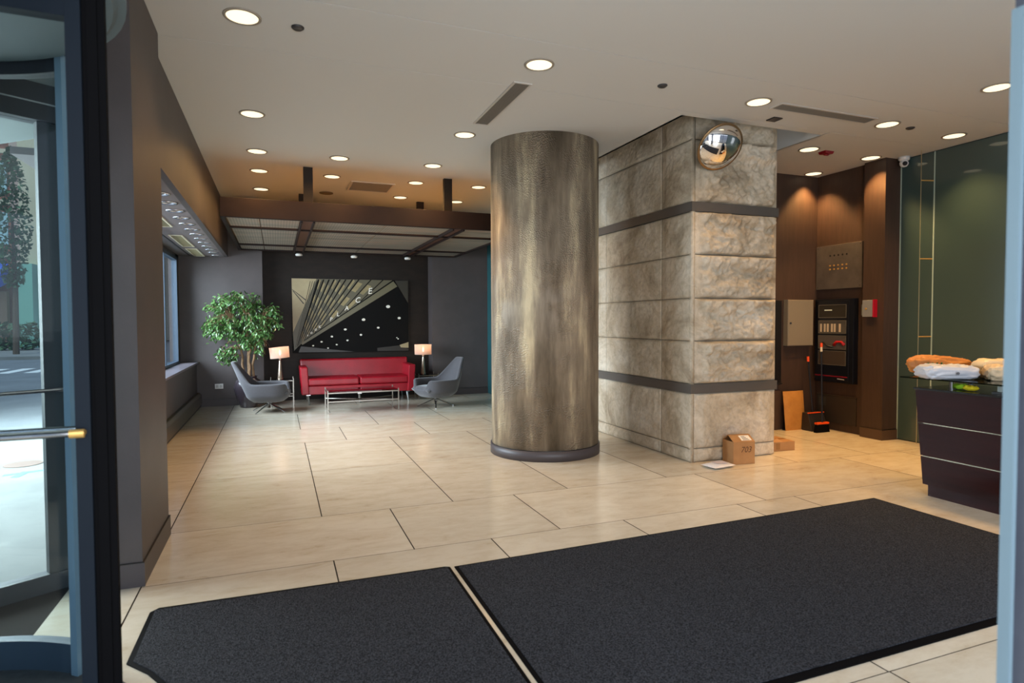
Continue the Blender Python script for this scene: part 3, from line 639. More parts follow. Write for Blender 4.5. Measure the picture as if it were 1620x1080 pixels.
def pillow(w, d, h_, n=18, seed=0, wr=.15, sharp=.5):
    g = G(); vs = []; fs = []
    for s_ in (0, 1):
        for i in range(n + 1):
            for k in range(n + 1):
                u, v = k / n, i / n; e_ = (max(0, 4 * u * (1 - u)) ** sharp) * (max(0, 4 * v * (1 - v)) ** sharp)
                nn = noise.noise(Vector((u * 4 + seed, v * 4, seed * 1.3))) + .5 * noise.noise(Vector((u * 10, v * 10 + seed, s_ * 3)))
                z = h_ * (.5 + (.5 if s_ else -.5) * e_) + (nn * wr * h_ * min(1, e_ * 2) if s_ else 0)
                x = (u - .5) * w * (1 + .03 * nn); y = (v - .5) * d * (1 + .03 * nn)
                vs.append((x, y, max(z, 0)))
    for s_ in (0, 1):
        o_ = s_ * (n + 1) ** 2
        for i in range(n):
            for k in range(n):
                q = [o_ + i * (n + 1) + k, o_ + i * (n + 1) + k + 1, o_ + (i + 1) * (n + 1) + k + 1, o_ + (i + 1) * (n + 1) + k]
                fs.append(tuple(q if s_ else q[::-1]))
    return g.add(vs, fs)
pillow(.30, .20, .045, 18, 3, .12).make('pouch', mat('white_poly', (222, 222, 226), .35), t, smooth=True)
g = G(); g.add([(-.06, -.05, .047), (.09, -.055, .047), (.09, .05, .049), (-.06, .055, .049)], [(0, 1, 2, 3)]); g.make('address_label', mat('label_lilac', (196, 188, 196), .5), t)
t = carton('flat_carton', 'low flat cardboard carton lying on the floor right of the stone pillar', (5.33, 5.53, 0), math.radians(-6), .25, .16, .10)
g = G(); g.box(-.25, .25, -.16, .16, .10, .105); g.make('lid_flap', card, t)
g = G(); g.box(.0, .05, -.1615, -.16, .02, .09); g.box(-.249, .249, -.02, .03, .1052, .106); g.make('packing_tape', mat('tape', (150, 108, 64), .25), t)
g = G(); g.add([(-.06, -.165, .104), (.10, -.165, .104), (.06, -.10, .135), (-.02, -.09, .13)], [(0, 1, 2, 3), (3, 2, 1, 0)]); g.make('torn_flap', card, t)

# ------------------------------------------------------------------ convex mirror
nrm = Vector((-.07, -.80, -.58)).normalized(); mc = Vector((4.195, 5.02, 3.245))
t = thing('convex_mirror', 'round convex security mirror tilted down on the front of the stone pillar', 'mirror', mc)
Mq = nrm.to_track_quat('Z', 'Y').to_matrix().to_4x4()
R_ = .235; Rs = .33
prof = [(R_ * k / 12, math.sqrt(Rs ** 2 - (R_ * k / 12) ** 2) - math.sqrt(Rs ** 2 - R_ ** 2)) for k in range(13)]
g = G(); g.lathe(prof[::-1], 48, M=Mq); g.make('mirror_dome', mat('mirror', (242, 242, 242), .01, 1.0), t, smooth=True)
g = G(); g.lathe([(R_ - .004, .004), (R_ + .007, .004), (R_ + .008, -.006), (R_ - .004, -.008)], 48, M=Mq); g.make('rim', mat('mirror_rim', (150, 120, 84), .3, .8), t, smooth=True)
g = G(); g.lathe([(0, -.02), (R_ * .8, -.016), (R_, -.004)], 32, M=Mq); g.make('back_plate', dark, t, smooth=True)
g = G(); g.tube([(0, 0.02, 0), (.02, .25, .03)], .014, 10); g.make('bracket_arm', dark, t)

# ------------------------------------------------------------------ reception desk
t = thing('reception_desk', 'dark mahogany reception desk with two thin metal inlay lines, at the right', 'desk', (5.13, 3.57, 0))
mah = mat('mahogany', (42, 12, 9), .35, 0, .10, noise_=2.5, col2=(32, 8, 7), stretch=(1, .3, 4), coat=.0)
def slab(z0, z1, inset=0.0):
    f = lambda z: .06 * (z - .10) / .82
    return [(0 - f(z0) * .5, -3.0, z0), (.62, -3.0, z0), (.62, f(z0) - .02, z0), (0 - f(z0) * .5, f(z0) - .02, z0), (0 - f(z1) * .5, -3.0, z1), (.62, -3.0, z1), (.62, f(z1) - .02, z1), (0 - f(z1) * .5, f(z1) - .02, z1)]
for z0, z1 in ((.10, .337), (.345, .618), (.626, .905)):
    g = G(); g.hexa(slab(z0, z1)); g.make('front_panel', mah, t)
g = G(); g.box(.015, .6, -2.99, -.005, .13, .9); g.make('inlay', mat('inlay_nickel', (205, 190, 160), .25, 1), t)
g = G(); g.box(.03, .58, -2.97, -.045, 0, .10); g.make('toe_kick', mah, t)
g = G(); g.hexa([(-.05, -3.0, .905), (.63, -3.0, .905), (.63, .045, .905), (-.05, .045, .905), (-.05, -3.0, .924), (.63, -3.0, .924), (.63, .045, .924), (-.05, .045, .924)]); g.make('worktop', mat('black_laminate', (20, 18, 18), .15), t, bevel=.003)
g = G(); g.box(0, .62, -2.95, .20, .992, 1.003); g.make('glass_counter', glass('counter_glass', (.30, .36, .33), .0, 1.5), t)
for y in (-.20, -1.3, -2.5):
    g = G(); g.tube([(.06, y, .924), (.06, y, .992)], .014, 16); g.tube([(.06, y, .924), (.06, y, .930)], .02, 16); g.make('standoff', chrome, t, smooth=False)
    g = G(); g.tube([(.34, y + .02, .924), (.34, y + .02, .992)], .014, 16); g.make('standoff', chrome, t)
# things on the desk
def crumple(w, d, h_, seed, ridge=.25, nu=56, nv=28, sq=.55, taper=0.0):
    g = G(); vs = []
    for i in range(nv + 1):
        ph = -PI / 2 + PI * i / nv
        for k in range(nu):
            th = 2 * PI * k / nu
            sp = lambda v, e_: math.copysign(abs(v) ** e_, v)
            x = sp(math.cos(ph), sq) * sp(math.cos(th), sq); y = sp(math.cos(ph), sq) * sp(math.sin(th), sq); z = sp(math.sin(ph), .75)
            q = Vector((x * 1.8 + seed, y * 1.8, z + seed * .7))
            r_ = (1 - abs(noise.noise(q * 1.3)) * 2) * .6 + (1 - abs(noise.noise(q * 3.1 + Vector((5, 2, 1)))) * 2) * .3 + noise.noise(q * 7) * .2
            f_ = 1 + ridge * (r_ - .35); ty = 1 - taper * (x * .5 + .5)
            vs.append((x * w / 2 * (1 + (f_ - 1) * .35), y * d / 2 * (1 + (f_ - 1) * .5) * ty, max(0, h_ / 2 + z * h_ / 2 * f_ * ty)))
    fs = []
    for i in range(nv):
        for k in range(nu): fs.append((i * nu + k, i * nu + (k + 1) % nu, (i + 1) * nu + (k + 1) % nu, (i + 1) * nu + k))
    return g.add(vs, fs)
polyw = mat('grey_poly_mailer', (196, 200, 208), .35, bump=(9, .5, .02))
t = thing('grey_mailer_bag', 'puffy grey-white plastic mailer on the near end of the glass counter', 'parcel', (5.26, 3.46, 1.004), math.radians(-24))
crumple(.42, .25, .115, 2.3, .36, sq=.42).make('bag_body', polyw, t, smooth=True)
g = G(); g.tube([(.0, -.151, .055), (.0, -.153, .055)], .012, 12); g.make('printed_mark', mat('mark_grey', (90, 92, 98), .5), t)
t = thing('tan_mailer_bag', 'crumpled cream paper parcel lying behind the grey mailer on the counter', 'parcel', (5.52, 3.17, 1.004), math.radians(-40))
crumple(.26, .20, .12, 7.7, .5, sq=.5).make('parcel_body', mat('cream_paper', (206, 184, 150), .6, bump=(7, .8, .03)), t, smooth=True)
t = thing('stacked_parcel', 'boxy cream parcel at the right of the counter, behind the crumpled one', 'parcel', (5.67, 3.33, 1.004), math.radians(-24))
crumple(.30, .17, .16, 4.1, .18, sq=.3).make('parcel_body', mat('cream_parcel', (220, 198, 156), .6, bump=(5, .6, .03)), t, smooth=True)
t = thing('brown_paper_bag', 'crumpled orange-brown paper bag with green stripes at the counter end', 'bag', (5.58, 3.72, 1.012), math.radians(-24))
bagm = mat('brown_bag', (206, 140, 66), .6, noise_=4, col2=(176, 108, 48), bump=(8, .8, .03))
g = G(); path = [(-.24, 0, .03, .05, .03), (-.16, 0, .08, .09, .075), (-.04, 0, .11, .12, .095), (.10, .01, .12, .11, .085), (.20, .02, .13, .06, .05), (.26, .02, .16, .055, .03), (.31, .02, .17, .03, .02)]
vs = []; fs = []; n_ = 20
for i, (x, y, z, a, b) in enumerate(path):
    for k in range(n_):
        th = 2 * PI * k / n_; q = 1 + .16 * noise.noise(Vector((x * 9, math.cos(th) * 2, math.sin(th) * 2)))
        vs.append((x, y + a * math.cos(th) * q, max(-.016, z - .02 + b * math.sin(th) * q)))
for i in range(len(path) - 1):
    for k in range(n_): fs.append((i * n_ + k, i * n_ + (k + 1) % n_, (i + 1) * n_ + (k + 1) % n_, (i + 1) * n_ + k))
fs.append(tuple(range(n_ - 1, -1, -1))); fs.append(tuple(range((len(path) - 1) * n_, len(path) * n_)))
crumple(.52, .26, .17, 12.9, .5, sq=.7, taper=.45).make('bag_body', bagm, t, smooth=True)
grn = mat('bag_green', (24, 120, 66), .5)
for k in range(4):
    x = -.215 + k * .036; g = G(); pts = []
    for th in (-1.25, -1.0, -.7, -.35, 0, .3):
        rr = (1 - ((x + .02) / .29) ** 4) ** .25
        pts.append((x + .02 * math.cos(th), -.158 * math.cos(th) * rr, .085 + .088 * math.sin(th * -1.0) * -1 * rr))
    g.tube(pts, .010, 6); g.make('green_stripe', grn, t, smooth=True)
t = thing('produce_bag', 'green and yellow snack packet under the glass counter beside the standoff', 'packet', (5.24, 3.33, .925), math.radians(70))
pillow(.14, .08, .05, 14, 5, .3, .4).make('green_packet', mat('lime_green', (150, 196, 50), .35), t, smooth=True)
pillow(.10, .07, .045, 14, 9, .3, .4).make('yellow_packet', mat('yellow_pack', (216, 196, 40), .35), t, smooth=True, loc=(-.11, 0, 0))
t = thing('card_holder', 'small clear holder of pale cards under the glass counter', 'holder', (5.22, 3.02, .925), math.radians(78))
g = G(); g.box(-.045, .045, -.03, .03, 0, .012); g.make('tray', dark, t)
g = G(); g.box(-.04, .04, -.022, -.016, .01, .055); g.make('cards', mat('pale_card', (150, 156, 150), .5), t)

# ------------------------------------------------------------------ floor mats
def matmat():
    m = bpy.data.materials.new('charcoal_carpet'); m.use_nodes = True; n, l = m.node_tree.nodes, m.node_tree.links; b = n['Principled BSDF']
    tc = n.new('ShaderNodeTexCoord'); v = n.new('ShaderNodeTexVoronoi'); v.inputs['Scale'].default_value = 190; l.new(tc.outputs['Object'], v.inputs['Vector'])
    n1 = n.new('ShaderNodeTexNoise'); n1.inputs['Scale'].default_value = 150; n1.inputs['Detail'].default_value = 3; l.new(tc.outputs['Object'], n1.inputs['Vector'])
    rp = n.new('ShaderNodeValToRGB'); l.new(n1.outputs['Fac'], rp.inputs[0]); rp.color_ramp.elements[0].position = .38; rp.color_ramp.elements[0].color = lin((26, 27, 30)); rp.color_ramp.elements[1].position = .66; rp.color_ramp.elements[1].color = lin((70, 72, 78))
    l.new(rp.outputs[0], b.inputs['Base Color']); b.inputs['Roughness'].default_value = .95; b.inputs['Specular IOR Level'].default_value = .15
    bp = n.new('ShaderNodeBump'); bp.inputs['Strength'].default_value = .9; bp.inputs['Distance'].default_value = .006; l.new(v.outputs['Distance'], bp.inputs['Height']); l.new(bp.outputs[0], b.inputs['Normal'])
    return m
mm = matmat()
DC = (-1.36, 2.35)
arc = [(DC[0] + 1.01 * math.cos(a), DC[1] + 1.01 * math.sin(a)) for a in [math.radians(44.5 - k * 9) for k in range(9)]]
def polymat(name, label, poly, inner):
    t = thing(name, label, 'floor mat', (0, 0, 0), group='charcoal entrance mats')
    g = G(); g.prism(poly, 0.0, .006); g.make('rubber_border', rubber, t)
    g = G(); g.prism(inner, .006, .011); g.make('carpet_pile', mm, t)
arc_in = [(DC[0] + 1.03 * math.cos(a), DC[1] + 1.03 * math.sin(a)) for a in [math.radians(43.5 - k * 8.8) for k in range(9)]]
polymat('entrance_mat', 'charcoal entrance mat on the left with a concave corner cut round the revolving door', [(.958, 1.72), (.962, 3.556), (.93, 3.572), (-.60, 3.60), (-.635, 3.56)] + arc + [(-.43, 1.72)],
        [(.938, 1.74), (.942, 3.545), (-.612, 3.572)] + arc_in + [(-.41, 1.74)])
polymat('entrance_mat', 'large charcoal entrance mat on the right running toward the reception desk', [(4.66, 1.895), (4.66, 3.635), (.988, 3.552), (.985, 1.88)], [(4.635, 1.94), (4.635, 3.61), (1.01, 3.53), (1.007, 1.925)])

# ------------------------------------------------------------------ lounge: sofa
redl = mat('red_leather', (158, 16, 34), .33, 0, .5, noise_=5, col2=(138, 12, 28), bump=(40, .12))
sf = thing('red_sofa', 'red leather three-seat sofa with chrome legs below the large artwork', 'sofa', (1.41, 11.86, 0))
W = 1.04
g = G(); g.box(-W + .12, W - .12, -.38, .30, .19, .345); g.make('base', redl, sf, bevel=.012)
for s in (-1, 1):
    x0, x1 = (W - .13) * s, W * s
    g = G(); lo, hi = min(x0, x1), max(x0, x1); k = .025 * s
    g.hexa([(lo - k, -.40, .19), (hi - k, -.40, .19), (hi - k, .36, .19), (lo - k, .36, .19), (lo, -.42, .69), (hi, -.42, .69), (hi, .34, .69), (lo, .34, .69)])
    g.make('arm', redl, sf, bevel=.018)
g = G(); g.hexa([(-W + .06, .16, .19), (W - .06, .16, .19), (W - .06, .34, .19), (-W + .06, .34, .19), (-W + .02, .24, .80), (W - .02, .24, .80), (W - .02, .40, .80), (-W + .02, .40, .80)]); g.make('backrest', redl, sf, bevel=.03)
for x0, x1 in ((-W + .135, -.004), (.004, W - .135)):
    g = G(); g.box(x0, x1, -.40, .20, .35, .485); g.make('seat_cushion', redl, sf, bevel=.03)
for x, y in ((-.90, -.34), (.90, -.34), (-.90, .28), (.90, .28), (0, -.34)):
    g = G(); g.box(x - .035, x + .035, y - .025, y + .025, .175, .19)
    g.tube([(x - .01, y, .19), (x + .015, y, 0)], [.024, .016], 12); g.make('leg', chrome, sf)

# coffee table
ct = thing('coffee_table', 'low glass coffee table with thin chrome frame in front of the red sofa', 'table', (1.33, 10.58, 0))
tw, td, th_ = .575, .29, .355
for sx in (-1, 1):
    for sy in (-1, 1):
        g = G(); g.box(sx * tw - .009, sx * tw + .009, sy * td - .009, sy * td + .009, 0, th_ + .025); g.make('leg', satin, ct)
for sy in (-1, 1):
    g = G(); g.box(-tw, tw, sy * td - .008, sy * td + .008, th_ - .028, th_ - .010); g.make('top_rail', satin, ct)
for sx in (-1, 1):
    g = G(); g.box(sx * tw - .008, sx * tw + .008, -td, td, th_ - .028, th_ - .010); g.make('side_rail', satin, ct)
g = G(); g.tube([(-tw, -td, .19), (tw, td, .19)], .009, 8); g.tube([(-tw, td, .19), (tw, -td, .19)], .009, 8); g.box(-tw, tw, -td - .008, -td + .008, .185, .203); g.make('stretcher', satin, ct)
g = G(); g.box(-tw + .01, tw - .01, -td + .01, td - .01, th_ - .008, th_ + .004); g.make('glass_top', glass('smoked_glass', (.35, .22, .24), .02, 1.45), ct)

# side tables + lamps
def side_table(label, loc):
    t = thing('side_table', label, 'table', loc, group='small chrome side tables beside the sofa')
    for sx in (-1, 1):
        for sy in (-1, 1):
            g = G(); g.box(sx * .19 - .006, sx * .19 + .006, sy * .19 - .006, sy * .19 + .006, 0, .50); g.make('leg', satin, t)
    for sy in (-1, 1):
        g = G(); g.box(-.19, .19, sy * .19 - .006, sy * .19 + .006, .452, .464); g.box(-.19, .19, sy * .19 - .006, sy * .19 + .006, .18, .19); g.make('rail', satin, t)
    g = G(); g.box(-.185, .185, -.185, .185, .464, .474); g.make('table_top', glass('dark_top', (.10, .09, .09), .02, 1.5), t)
    return t
side_table('small dark glass side table with thin chrome legs between the left lounge chair and sofa', (.07, 11.68, 0))
side_table('small dark glass side table with thin chrome legs behind the right lounge chair', (2.72, 11.72, 0))
def shade_mat():
    m = bpy.data.materials.new('pleated_shade'); m.use_nodes = True; n, l = m.node_tree.nodes, m.node_tree.links; n.remove(n['Principled BSDF']); out = [x for x in n if x.type == 'OUTPUT_MATERIAL'][0]
    d = n.new('ShaderNodeBsdfDiffuse'); d.inputs[0].default_value = lin((226, 206, 196)); tr = n.new('ShaderNodeBsdfTranslucent'); tr.inputs[0].default_value = lin((232, 190, 168))
    mx = n.new('ShaderNodeMixShader'); mx.inputs[0].default_value = .6; l.new(d.outputs[0], mx.inputs[1]); l.new(tr.outputs[0], mx.inputs[2])
    tp = n.new('ShaderNodeBsdfTransparent'); m2 = n.new('ShaderNodeMixShader'); m2.inputs[0].default_value = .12; l.new(mx.outputs[0], m2.inputs[1]); l.new(tp.outputs[0], m2.inputs[2]); l.new(m2.outputs[0], out.inputs[0])
    return m
shm = shade_mat(); bulbm = emit('bulb_glow', (1, .78, .5), 14)
def table_lamp(label, loc, tilt):
    t = thing('table_lamp', label, 'lamp', loc, group='table lamps beside the sofa')
    g = G(); g.lathe([(.052, 0), (.052, .012), (.048, .014), (.018, .33), (.014, .345), (.022, .355), (.022, .372), (.008, .378), (.008, .45), (0, .452)], 28); g.make('lamp_base', mat('champagne_metal', (200, 178, 158), .2, .85), t, smooth=True)
    g = G(); n_ = 72; vs = []; T = Matrix.Translation((0, 0, .385)) @ Matrix.Rotation(tilt, 4, 'Y')
    for z in (0, .195):
        for k in range(n_):
            a = 2 * PI * k / n_; rr = (.165 if z else .163) * (1 + .008 * (k % 2)); vs.append((rr * math.cos(a), rr * .8 * math.sin(a), z))
    g.add(vs, [(k, (k + 1) % n_, n_ + (k + 1) % n_, n_ + k) for k in range(n_)], T); g.make('lamp_shade', shm, t)
    g = G(); g.lathe([(0, .435), (.012, .445), (.018, .475), (.010, .51), (0, .53)], 16); g.make('bulb', bulbm, t, smooth=True)
    d = bpy.data.lights.new('lamp_glow', 'POINT'); d.energy = 1.7; d.color = (1, .66, .38); d.shadow_soft_size = .03
    o = bpy.data.objects.new('lamp_glow', d); COL.objects.link(o); o.location = (loc[0], loc[1], loc[2] + .56)
table_lamp('lit table lamp with tilted pleated drum shade and tapered metal base, left of the sofa', (.042, 11.66, .4745), math.radians(-5))
table_lamp('lit table lamp with level pleated drum shade and tapered metal base, right of the sofa', (2.655, 11.70, .4755), 0)

# lounge chairs
greyf = mat('grey_felt', (86, 84, 87), .9, 0, .1, noise_=120, col2=(75, 73, 76), bump=(200, .25, .003), sheen=.3)
def sstep(a, b, x):
    t = min(1, max(0, (x - a) / (b - a))); return t * t * (3 - 2 * t)
def lounge_chair(label, loc, rz):
    t = thing('lounge_chair', label, 'chair', loc, rz, group='grey swivel lounge chairs')
    g = G(); NT, NV = 72, 14; outer = []; inner = []
    def rim(a):  # a: 0 = back (−x), pi = front (+x)
        a = abs(a); b = 1 - sstep(math.radians(20), math.radians(58), a)
        hgt = .475 + .365 * b
        hgt = hgt - .17 * sstep(math.radians(140), math.radians(160), a)
        return hgt
    def pt(a, v, off):
        top = rim(a); z = .185 + (top - .185) * v
        ca, sa = math.cos(a), math.sin(a)
        ex = 2.7; rr = 1 / ((abs(ca) ** ex + abs(sa) ** ex) ** (1 / ex))
        bot = .70 + .30 * math.sin(min(1, (z - .185) / .12) * PI / 2)
        fx, fy = .345, .375
        R = rr * bot
        bk = (1 - sstep(math.radians(20), math.radians(95), abs(a)))
        nar = 1 - .30 * sstep(.46, .84, z)       # back narrows toward its top
        x = -ca * fx * R - bk * max(0, z - .30) * .42
        y = sa * fy * R * (nar if bk > 0 else 1)
        if off:
            k = 1 - off / max(.2, math.hypot(x, y)); x *= k; y *= k
        return (x, y, z)
    vs = []; loops = []
    for i in range(NV + 1): loops.append([pt(-PI + 2 * PI * k / NT, i / NV, 0) for k in range(NT)])
    for q, (dz, of) in enumerate(((.014, .018), (.014, .038), (0, .055))):
        loops.append([(lambda p: (p[0], p[1], p[2] + dz))(pt(-PI + 2 * PI * k / NT, 1, of)) for k in range(NT)])
    for i in range(NV - 1, 2, -1): loops.append([pt(-PI + 2 * PI * k / NT, i / NV, .058) for k in range(NT)])
    for L in loops: vs += L
    fs = []
    for i in range(len(loops) - 1):
        for k in range(NT): fs.append((i * NT + k, i * NT + (k + 1) % NT, (i + 1) * NT + (k + 1) % NT, (i + 1) * NT + k))
    fs.append(tuple(range(NT))[::-1]); fs.append(tuple(range((len(loops) - 1) * NT, len(loops) * NT)))
    g.add(vs, fs); g.make('shell', greyf, t, smooth=True)
    g = G(); n_ = 14; T = Matrix.Translation((.03, 0, .27))
    pillow(.58, .56, .13, 18, 1, .02, .16).make('seat_cushion', greyf, t, smooth=True, loc=(.04, 0, .255))
    g = G(); g.lathe([(.028, .07), (.028, .15), (.06, .165), (.06, .188)], 20); g.make('swivel_post', chrome, t, smooth=True)
    for k in range(4):
        a = math.radians(45 + 90 * k + 12)
        g = G(); g.tube([(.02 * math.cos(a), .02 * math.sin(a), .135), (.31 * math.cos(a), .31 * math.sin(a), .012)], [.013, .009], 10); g.tube([(.31 * math.cos(a), .31 * math.sin(a), 0), (.31 * math.cos(a), .31 * math.sin(a), .02)], .013, 10); g.make('leg', chrome, t, smooth=False)
    return t
lounge_chair('grey felt swivel lounge chair in side view in front of the potted tree', (-.145, 10.95, 0), math.radians(-6))
lounge_chair('grey felt swivel lounge chair facing the coffee table, nearest the round column', (2.60, 10.50, 0), math.radians(180 + 20))

# ------------------------------------------------------------------ potted fig
pt_ = thing('potted_fig', 'weeping fig tree in a dark glazed urn behind the left lounge chair', 'plant', (-.49, 11.70, 0))
g = G(); g.lathe([(.135, 0), (.145, .02), (.19, .15), (.232, .30), (.235, .38), (.20, .47), (.145, .515), (.14, .535), (.16, .55), (.15, .552), (.128, .53), (.128, .50), (0, .50)], 40); g.make('urn', mat('dark_glaze', (62, 54, 60), .25, 0, .5, coat=.4), pt_, smooth=True)
barkm = mat('fig_bark', (150, 118, 84), .8, noise_=14, col2=(110, 84, 60))
leafm = mat('fig_leaf', (104, 140, 78), .26, 0, .7, noise_=9, col2=(52, 90, 46))
rnd = random.Random(5)
lobes = [((-.33, -.02, 1.62), (.36, .30, .40)), ((-.12, -.05, 1.86), (.34, .30, .24)), ((.24, -.05, 1.58), (.30, .28, .42)), ((.06, -.08, 1.40), (.38, .28, .32)), ((-.52, -.04, 1.42), (.18, .22, .22)), ((-.30, 0, .98), (.16, .18, .17)), ((.24, 0, 1.16), (.16, .18, .22))]
roots = [(-.06, .0), (-.01, .03), (.04, -.02), (.08, .02)]
tops = [(-.22, -.02, 1.55), (-.02, -.03, 1.62), (.12, -.02, 1.35), (.24, -.02, 1.5)]
trunks = []
for (rx, ry), tp in zip(roots, tops):
    pts = []
    for i in range(9):
        f_ = i / 8; q = Vector((rx, ry, .5)).lerp(Vector(tp), f_); q.x += .05 * math.sin(f_ * PI) * (-1 if tp[0] > 0 else .6) + .012 * math.sin(i * 2.1 + rx * 90); q.y += .012 * math.cos(i * 1.7); pts.append(q)
    trunks.append(pts)
    g = G(); g.tube(pts, [.024 - .0018 * i for i in range(9)], 8, cap=False); g.make('trunk', barkm, pt_, smooth=True)
g = G(); vs_, fs_ = [], []
def leaf(p, d, s):
    side = d.cross(Vector((rnd.uniform(-1, 1), rnd.uniform(-1, 1), 1))).normalized(); nn = side.cross(d).normalized(); o_ = len(vs_); w = s * .24
    for q in (p, p + d * s * .35 + side * w + nn * w * .25, p + d * s * .72 + side * w * .7 + nn * w * .1, p + d * s - nn * s * .08, p + d * s * .72 - side * w * .7 + nn * w * .1, p + d * s * .35 - side * w + nn * w * .25, p + d * s * .5 - nn * w * .1): vs_.append(q)
    for a_, b_ in ((0, 1), (1, 2), (2, 3), (3, 4), (4, 5), (5, 0)): fs_.append((o_ + a_, o_ + b_, o_ + 6))
tw = G()
for (c, r) in lobes:
    c = Vector(c); vol = r[0] * r[2]
    for k in range(int(300 * vol) + 10):
        v = Vector((rnd.gauss(0, 1), rnd.gauss(0, 1), rnd.gauss(0, 1))).normalized() * rnd.uniform(.45, 1.0)
        tip = c + Vector((v.x * r[0], v.y * r[1], v.z * r[2]))
        src = min((q for tr in trunks for q in tr[3:]), key=lambda q: (q - tip).length + (0.5 if q.z > tip.z + .1 else 0))
        mid = src.lerp(tip, .55) + Vector((0, 0, .07)); end = tip + Vector((v.x * .06, v.y * .06, -.07))
        tw.tube([src, mid, tip, end], [.007, .005, .003, .0015], 5, cap=False)
        for j in range(15):
            f_ = rnd.random(); base = mid.lerp(tip, f_ * 1.0) if j % 3 == 0 else tip.lerp(end, f_) + Vector((rnd.gauss(0, .03), rnd.gauss(0, .03), rnd.gauss(0, .03)))
            dd = ((end - mid).normalized() * .5 + Vector((rnd.uniform(-.9, .9), rnd.uniform(-.9, .9), rnd.uniform(-1.0, .2)))).normalized()
            if base.y > .27 or (base.x > .26 and base.z < 1.22): continue
            leaf(base, dd, rnd.uniform(.055, .085))
tw.make('twigs', barkm, pt_)
g.add(vs_, fs_); g.make('foliage', leafm, pt_)

# ------------------------------------------------------------------ artwork on the recessed wall
AX0, AX1, AZ0, AZ1, AY = .272, 2.50, .905, 2.335, 12.355
art = thing('wall_artwork', 'large sepia photograph print of a tall building and canopy with lettering, above the red sofa', 'artwork', (AX0, AY, AZ0))
AW, AH = AX1 - AX0, AZ1 - AZ0
def A(u, v, lay=0):
    s_ = (u - 82) / 1418.0; vt = 82 + 27 * s_; vb = 990 - 22 * s_; tt = (v - vt) / (vb - vt)
    s_ = min(1, max(0, s_)); tt = min(1, max(0, tt))
    return (s_ * AW, -.0012 * lay, (1 - tt) * AH)
def apoly(g, pts, lay): g.add([A(u, v, lay) for u, v in pts], [tuple(range(len(pts)))[::-1]])
inkb = mat('print_black', (9, 8, 7), .6, spec=.15); inks = mat('print_sky', (176, 160, 122), .4, noise_=2, col2=(156, 140, 104)); inkg = mat('print_grey', (92, 86, 64), .4); inkd = mat('print_dark', (46, 42, 32), .4); inkw = mat('print_white', (235, 230, 215), .4); inkt = mat('print_tan', (168, 152, 112), .5, spec=.2, noise_=5, col2=(140, 126, 92))
g = G(); g.box(0, AW, 0, .04, 0, AH); g.make('canvas', inkb, art)
g = G(); apoly(g, [(82, 82), (520, 92), (90, 740)], 1); apoly(g, [(82, 82), (1, 82), (82, 700)], 1); g.make('printed_sky', inks, art)
g = G(); apoly(g, [(370, 88), (1330, 105), (185, 870), (100, 960), (88, 740)], 2); g.make('printed_facade', inkg, art)
# mullions and windows fan out from lower left
def fan(u, k):  # line family from the convergence point up to the top edge
    P = (60, 1150); return (P[0] + (u - P[0]) * k, P[1] + (95 - P[1]) * k)
g = G()
tops = [395, 455, 520, 580, 650, 720, 800, 880, 1030, 1180]
def clipk(u):   # stop at the canopy edge line from (185,870) to (1330,110)
    lo, hi = 0, 1
    for _ in range(30):
        k = (lo + hi) / 2; x, y = fan(u, k); yl = 870 + (x - 185) * (110 - 870) / 1145.0
        if y > yl: lo = k
        else: hi = k
    return hi
for u in tops:
    a, b = fan(u - 9, clipk(u - 9)), fan(u + 9, clipk(u + 9)); apoly(g, [(u - 9, 97), (u + 9, 97), b, a], 4)
g.make('printed_mullions', inkb, art)
g = G()
for i in range(len(tops) - 1):
    u0, u1 = tops[i] + 14, tops[i + 1] - 14; kmin = clipk((u0 + u1) / 2) + .015; k = 1.0 - .03 * (i % 3); step = .17
    while k - step * .62 > kmin:
        k2 = k - step * .58; s0, s1 = u0 + (u1 - u0) * .0, u0 + (u1 - u0) * .62
        a, b, c, d = fan(s0, k), fan(s1, k - .02), fan(s1, k2 - .02), fan(s0, k2)
        apoly(g, [a, b, c, d], 3); k -= step; step *= .9
g.make('printed_windows', inkt, art)
g = G()
for q in range(6):
    a, b = fan(300 + q * 26, .98), fan(306 + q * 26, .98)
    a2, b2 = fan(300 + q * 26, .22), fan(306 + q * 26, .22)
    apoly(g, [a, b, b2, a2], 5) if a2[0] > 84 else None
g.make('printed_ribs', inkb, art)
g = G(); apoly(g, [(1310, 115), (1362, 180), (195, 890), (180, 868)], 6); g.make('printed_fascia', mat('print_fascia', (104, 98, 72), .4), art)
g = G(); apoly(g, [(1362, 180), (1500, 400), (1500, 970), (110, 985), (195, 890)], 6); apoly(g, [(1300, 105), (1330, 105), (230, 835), (215, 835)], 7); g.make('printed_soffit', inkb, art)
g = G(); apoly(g, [(1330, 108), (1500, 110), (1500, 385)], 6); g.make('printed_corner', inkd, art)
g = G(); apoly(g, [(1385, 895), (1500, 860), (1500, 930), (1400, 925)], 8); g.make('printed_patch', inks, art)
g = G(); apoly(g, [(180, 905), (480, 940), (820, 975), (150, 980)], 7); apoly(g, [(1100, 930), (1380, 900), (1500, 940), (1500, 965), (1100, 968)], 7); g.make('printed_street', mat('print_street', (38, 35, 30), .4), art)
for u, v, r in ((1242, 426, 26), (932, 584, 22), (1382, 566, 20), (706, 703, 18), (1114, 682, 17), (543, 789, 15), (898, 769, 16), (420, 852, 14), (731, 836, 14), (321, 899, 12), (600, 888, 13), (496, 929, 11), (1366, 820, 10), (1350, 806, 8)):
    g = G(); apoly(g, [(u + r * math.cos(2 * PI * k / 12), v + r * .72 * math.sin(2 * PI * k / 12)) for k in range(12)], 8); g.make('printed_light', inkw, art)
